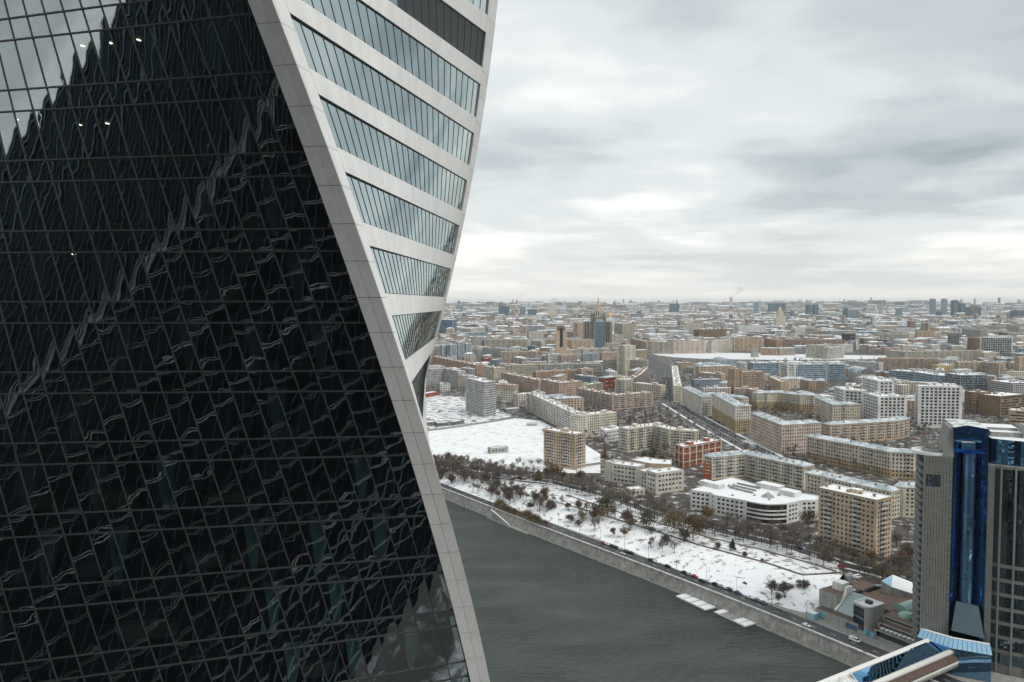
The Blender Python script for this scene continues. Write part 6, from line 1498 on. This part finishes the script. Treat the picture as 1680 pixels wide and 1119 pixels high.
# courtyard and park trees further off: a brown mass, one object
st = MB(); lfm = MB(); rt2 = random.Random(5)
def far_tree(mb, x, y, h, rr, n):
    mb.tube((x, y, 0), (x+rr.uniform(-.3, .3), y, h*0.6), 0.18, 0.08, 3, 0); col = 2 if rr.random() < 0.12 else 1
    for i in range(n):
        a, e, q = rr.uniform(0, 6.28), rr.uniform(-0.5, 1.5), rr.random()**0.5; d = Vector((math.cos(a)*math.cos(e), math.sin(a)*math.cos(e), math.sin(e)))
        c = Vector((x, y, h*0.55)); p = c+d*h*0.12*q; t = c+Vector((d.x*h*0.36, d.y*h*0.36, d.z*h*0.46))*rr.uniform(0.5, 1); s = d.cross(Vector((rr.gauss(0, 1), rr.gauss(0, 1), rr.gauss(0, 1)))).normalized()*0.20*(h/9)
        mb.poly([p-s, p+s, t], col)
nt_ = 0
for d0, d1, cell, pr in ((560, 1150, 11, 0.36), (1150, 2300, 17, 0.42), (2300, 3600, 45, 0.4)):
    y = d0
    while y < d1:
        x = -0.13*y
        while x < 0.67*y:
            X_, Y_ = x+rt2.uniform(-.5, .5)*cell, y+rt2.uniform(-.5, .5)*cell; x += cell
            cl = math.sin(X_*0.021+1.3)*math.sin(Y_*0.017)+math.sin(X_*0.05+Y_*0.03)*0.6
            if rt2.random() > pr*(1+cl) or not is_free(X_, Y_, -1.5) or not ok_spot(X_, Y_, True): continue
            px, py = PX((X_, Y_, 0))
            if py > 780: continue
            far_tree(st, X_, Y_, rt2.uniform(9, 16), rt2, 46 if d0 < 1000 else 26 if d0 < 2000 else 14); nt_ += 1
        y += cell
print('far trees', nt_)
tag(st.build('courtyard_trees', [M_bark, M_twig, M_leaf['rust']]), 'brown mass of bare trees between the city houses', kind='stuff')

# ================================================================== cars, lamps
CARC = dict(white=(0.72, 0.72, 0.72), black=(0.012, 0.012, 0.014), grey=(0.16, 0.165, 0.17), silver=(0.42, 0.43, 0.44), red=(0.38, 0.03, 0.03), blue=(0.04, 0.08, 0.18), yellow=(0.62, 0.42, 0.05))
CARM = {k: plain('car_'+k, c, 0.25) for k, c in CARC.items()}
M_tyre = plain('tyre', (0.02, 0.02, 0.02), 0.9); M_cglass = plain('car_glass', (0.02, 0.025, 0.03), 0.08)
def car_meshes(van=False):
    b = MB(); g_ = MB(); w = 0.9
    prof = [(-2.2, 0.35), (2.2, 0.35), (2.25, 0.75), (1.9, 0.88), (1.0, 0.95), (0.35, 1.42), (-1.2, 1.45), (-2.0, 0.98), (-2.25, 0.85)] if not van else [(-2.6, 0.4), (2.6, 0.4), (2.65, 0.9), (2.1, 1.1), (1.6, 2.0), (-2.55, 2.05), (-2.65, 1.0)]
    def sec(y, in_): return [(x, y*(0.82 if z > 1.0 else 1.0), z) for x, z in prof]
    L_, R_ = sec(-w, 0), sec(w, 0); n = len(prof)
    b.poly(L_); b.poly(R_[::-1])
    for i in range(n): j = (i+1) % n; b.quad(L_[j], L_[i], R_[i], R_[j], 0)
    zt = 1.36 if not van else 1.9; z0 = 0.98 if not van else 1.15; f = 0.84
    for s in (-1, 1):
        y = s*w*0.835; pts = [(0.85, y*1.02, z0), (0.3, y, zt), (-1.15, y, zt), (-1.75, y*1.02, z0)] if not van else [(1.75, y, z0), (1.5, y, zt), (-2.2, y, zt), (-2.3, y, z0)]
        g_.poly(pts if s > 0 else pts[::-1])
    if not van:
        g_.quad((1.02, -0.72, 0.99), (1.02, 0.72, 0.99), (0.42, 0.68, 1.42), (0.42, -0.68, 1.42)); g_.quad((-1.28, -0.68, 1.45), (-1.28, 0.68, 1.45), (-2.0, 0.72, 1.03), (-2.0, -0.72, 1.03))
    else: g_.quad((2.14, -0.75, 1.16), (2.14, 0.75, 1.16), (1.68, 0.72, 1.95), (1.68, -0.72, 1.95))
    wh = MB(); wh.tube((0, -0.1, 0), (0, 0.1, 0), 0.33, 0.33, 10, caps=True)
    return b, g_, wh
cb, cg, cw_ = car_meshes(); vb, vg, _ = car_meshes(True)
CB = {k: cb.mesh('body', m) for k, m in CARM.items()}; VB = {k: vb.mesh('body', m) for k, m in CARM.items()}
CG, VG, CW = cg.mesh('window', M_cglass), vg.mesh('window', M_cglass), cw_.mesh('wheel', M_tyre)
def one_mesh(b, g_):
    k = MB(); k.v = list(b.v); k.f = list(b.f); k.m = [0]*len(b.f); q = len(k.v); k.v += g_.v; k.f += [tuple(i+q for i in f) for f in g_.f]; k.m += [1]*len(g_.f); return k
FC = {k: one_mesh(cb, cg).mesh('car', [m, M_cglass]) for k, m in CARM.items()}
def rc(w=(34, 28, 18, 14, 3, 3, 1)): return R.choices(list(CARC), w)[0]
def car(x, y, z, ang, col, label, group, van=False, far_=False):
    if far_:
        o = bpy.data.objects.new('car', FC[col]); o.location = (x, y, z); o.rotation_euler = (0, 0, ang); tag(link(o), label, 'car', group); return
    T = thing('van' if van else 'car', label, 'van' if van else 'car', (x, y, z), group, ang)
    link(bpy.data.objects.new('body', (VB if van else CB)[col]), T); link(bpy.data.objects.new('window', VG if van else CG), T)
    for sx in ((-1.4, 1.4) if not van else (-1.7, 1.8)):
        for sy in (-0.82, 0.82): o = link(bpy.data.objects.new('wheel', CW), T); o.location = (sx, sy, 0.33)
def along(line, off, f, n=200):
    c = lerp_line(line, n); i = min(int(f*n), n-1); d = Vector((c[i+1][0]-c[i][0], c[i+1][1]-c[i][1])).normalized(); return (c[i][0]-d.y*off, c[i][1]+d.x*off), math.atan2(d.y, d.x)
core_q = quay[2:-2]
for i in range(34):
    f = 0.50+0.34*i/34+R.uniform(-.002, .002)
    if R.random() < 0.2: continue
    (x, y), a = along(core_q, 12.0, f); c = rc(); car(x, y, Z_QUAY+0.02, a, c, '%s car parked on the inner side of the quay road' % c, 'cars parked along the quay road')
for f, o, c, lab in ((0.56, 6.0, 'silver', 'silver car driving on the quay road towards the tower'), (0.905, 5.4, 'white', 'white car driving on the quay road near the hall'), (0.72, 9.6, 'black', 'black car driving on the quay road past the parked cars')):
    (x, y), a = along(core_q, o, f); car(x, y, Z_QUAY+0.02, a, c, lab, None)
(x, y), a = along(core_q, 10.2, 0.965); car(x, y, Z_QUAY+0.02, a, 'white', 'white minibus on the quay road beside the riverside hall', None, True)
for i in range(46):
    (x, y), a = along(upper, R.choice((-3.4, 3.4)), 0.22+0.74*i/46); px = PX((x, y, 0))[0]
    if R.random() < 0.3: continue
    c = rc(); zone = 'before the tan tower' if px > 1300 else 'before the white curved office' if px > 1130 else 'below the beige offices' if px > 980 else 'below the snow field'
    car(x, y, 0.02, a, c, '%s car parked on the upper street %s' % (c, zone), 'cars parked on the upper street')
for i in range(30):
    x, y = G(R.uniform(840, 892), R.uniform(775, 788)); c = rc((45, 18, 15, 15, 3, 3, 1)); car(x, y, 0.02, R.choice((0.3, 1.87)), c, '%s car in the snowy parking among bare trees' % c, 'cars in the snowy parking')
d = Vector(G(1414, 1041, Z_QUAY))-Vector(G(1338, 1011, Z_QUAY)); ad = math.atan2(d.y, d.x)
for i, (px, py, c) in enumerate([(1386, 957, 'white'), (1392, 960, 'black'), (1383, 963, 'black'), (1390, 966, 'grey'), (1396, 969, 'white'), (1380, 969, 'black'), (1425, 970, 'black'), (1430, 968, 'black'), (1435, 966, 'black'), (1440, 964, 'silver'), (1410, 972, 'black'), (1400, 951, 'grey')]):
    car(*G(px, py, 2.6), 2.6, ad+(0.3 if i < 6 else 1.4), c, '%s car on the brown car deck %s' % (c, 'left' if i < 6 else 'right')+' side', 'cars on the car deck')
car(*G(1395, 946, 2.6), 2.6, ad+1.4, 'silver', 'silver van at the back of the brown car deck, left one', None, True); car(*G(1406, 948, 2.6), 2.6, ad+1.4, 'white', 'white van at the back of the brown car deck, right one', None, True)
car(*G(1381, 931, 0), 0.02, ad, 'red', 'red car on the upper street beside the tan tower', None); car(*G(1455, 952, 0), 0.02, ad, 'red', 'red car between the round olive bush and the wedge house', None)
for i in range(72):
    f = R.random(); (x, y), a = along(av1, R.choice((-10.5, -7, -3.6, 3.6, 7, 10.5)), f); c = rc(); car(x, y, 0.03, a, c, '%s car on the near part of the avenue' % c, 'cars on the avenue', far_=True)
for i in range(95):
    f = R.random()**0.7; (x, y) = G(1088+26*R.random()-8*f*(1 if f > .5 else 0), 664-52*f); c = rc()
    if not is_free(x, y, -3): continue
    car(x, y, 0.04, 1.45+R.uniform(-.05, .05), c, '%s car in the distance on the wide avenue' % c, 'cars on the avenue', far_=True)
for i in range(40):
    x, y = G(R.uniform(1495, 1600), R.uniform(704, 722)); c = rc((40, 20, 15, 15, 4, 4, 2)); car(x, y, 0.03, R.choice((0.2, 1.77)), c, '%s car in the lot before the tall white grid block' % c, 'cars in the white block lot', far_=True)
# street lamps
k = MB(); k.tube((0, 0, 0), (0, 0, 9), 0.11, 0.07, 6); pole = k.mesh('pole', M_iron); k = MB(); k.tube((0, 0, 8.9), (1.6, 0, 9.3), 0.05, 0.04, 5); arm = k.mesh('arm', M_iron); k = MB(); k.box(1.4, -0.15, 9.2, 2.1, 0.15, 9.38); head = k.mesh('lamp_head', M_conc)
def lamp(x, y, z, a, lab, grp):
    T = thing('street_lamp', lab, 'street lamp', (x, y, z), grp, a)
    for nm, me in (('pole', pole), ('arm', arm), ('lamp_head', head)): link(bpy.data.objects.new(nm, me), T)
for i in range(15):
    (x, y), a = along(core_q, 13.6, 0.14+i*0.058); lamp(x, y, Z_QUAY, a-math.pi/2, 'street lamp on the bank side of the quay road', 'lamps along the quay road')
for i in range(16):
    (x, y), a = along(upper, 5.3, 0.20+i*0.05); lamp(x, y, 0, a-math.pi/2, 'street lamp beside the upper street', 'lamps along the upper street')
# snow tents and smoke
def plume(label, px, py, D, dx, n, r0):
    p = GY(px, py, D); T = bpy.data.objects.new('smoke_plume', None); k = MB(); rr = random.Random(n)
    bm = bmesh.new()
    for i in range(n):
        f = i/n; r = r0*(0.5+1.8*f); c = p+Vector((dx*f*n*r0*0.5, 0, f*r0*5)); 
        bmesh.ops.create_icosphere(bm, subdivisions=2, radius=r, matrix=Matrix.Translation(c+Vector((rr.gauss(0, r*0.3), 0, rr.gauss(0, r*0.3)))))
    me = bpy.data.meshes.new('smoke_plume'); bm.to_mesh(me); bm.free(); me.materials.append(M_smoke); o = bpy.data.objects.new('smoke_plume', me); link(o); tag(o, label, kind='stuff')
m_, t_, p_, o_ = newmat('smoke'); t_.nodes.remove(p_); v_ = N(t_, 'ShaderNodeVolumeScatter'); v_.inputs['Color'].default_value = (0.97, 0.97, 0.97, 1); v_.inputs['Density'].default_value = 0.012; L(t_, v_.outputs[0], o_.inputs['Volume']); M_smoke = m_
plume('white smoke drifting from the left smokestack', 849, 490.5, 5200, 1, 9, 7)
plume('white smoke rising from the two smokestacks', 1201, 487, 6200, 1, 12, 12)
plume('low white steam cloud left of the spired tower', 900, 517, 4300, 1, 7, 14)
# ================================================================== haze
k = MB(); k.box(-27500, -2500, -17, 27500, 27500, 262); m, t, p, o = newmat('haze_air'); t.nodes.remove(p)
v = N(t, 'ShaderNodeVolumePrincipled'); v.inputs['Color'].default_value = (0.78, 0.90, 1.0, 1); v.inputs['Density'].default_value = HAZE; v.inputs['Anisotropy'].default_value = 0.2
L(t, v.outputs[0], o.inputs['Volume']); tag(k.build('haze', m), 'pale blue winter haze over the whole city', kind='stuff')
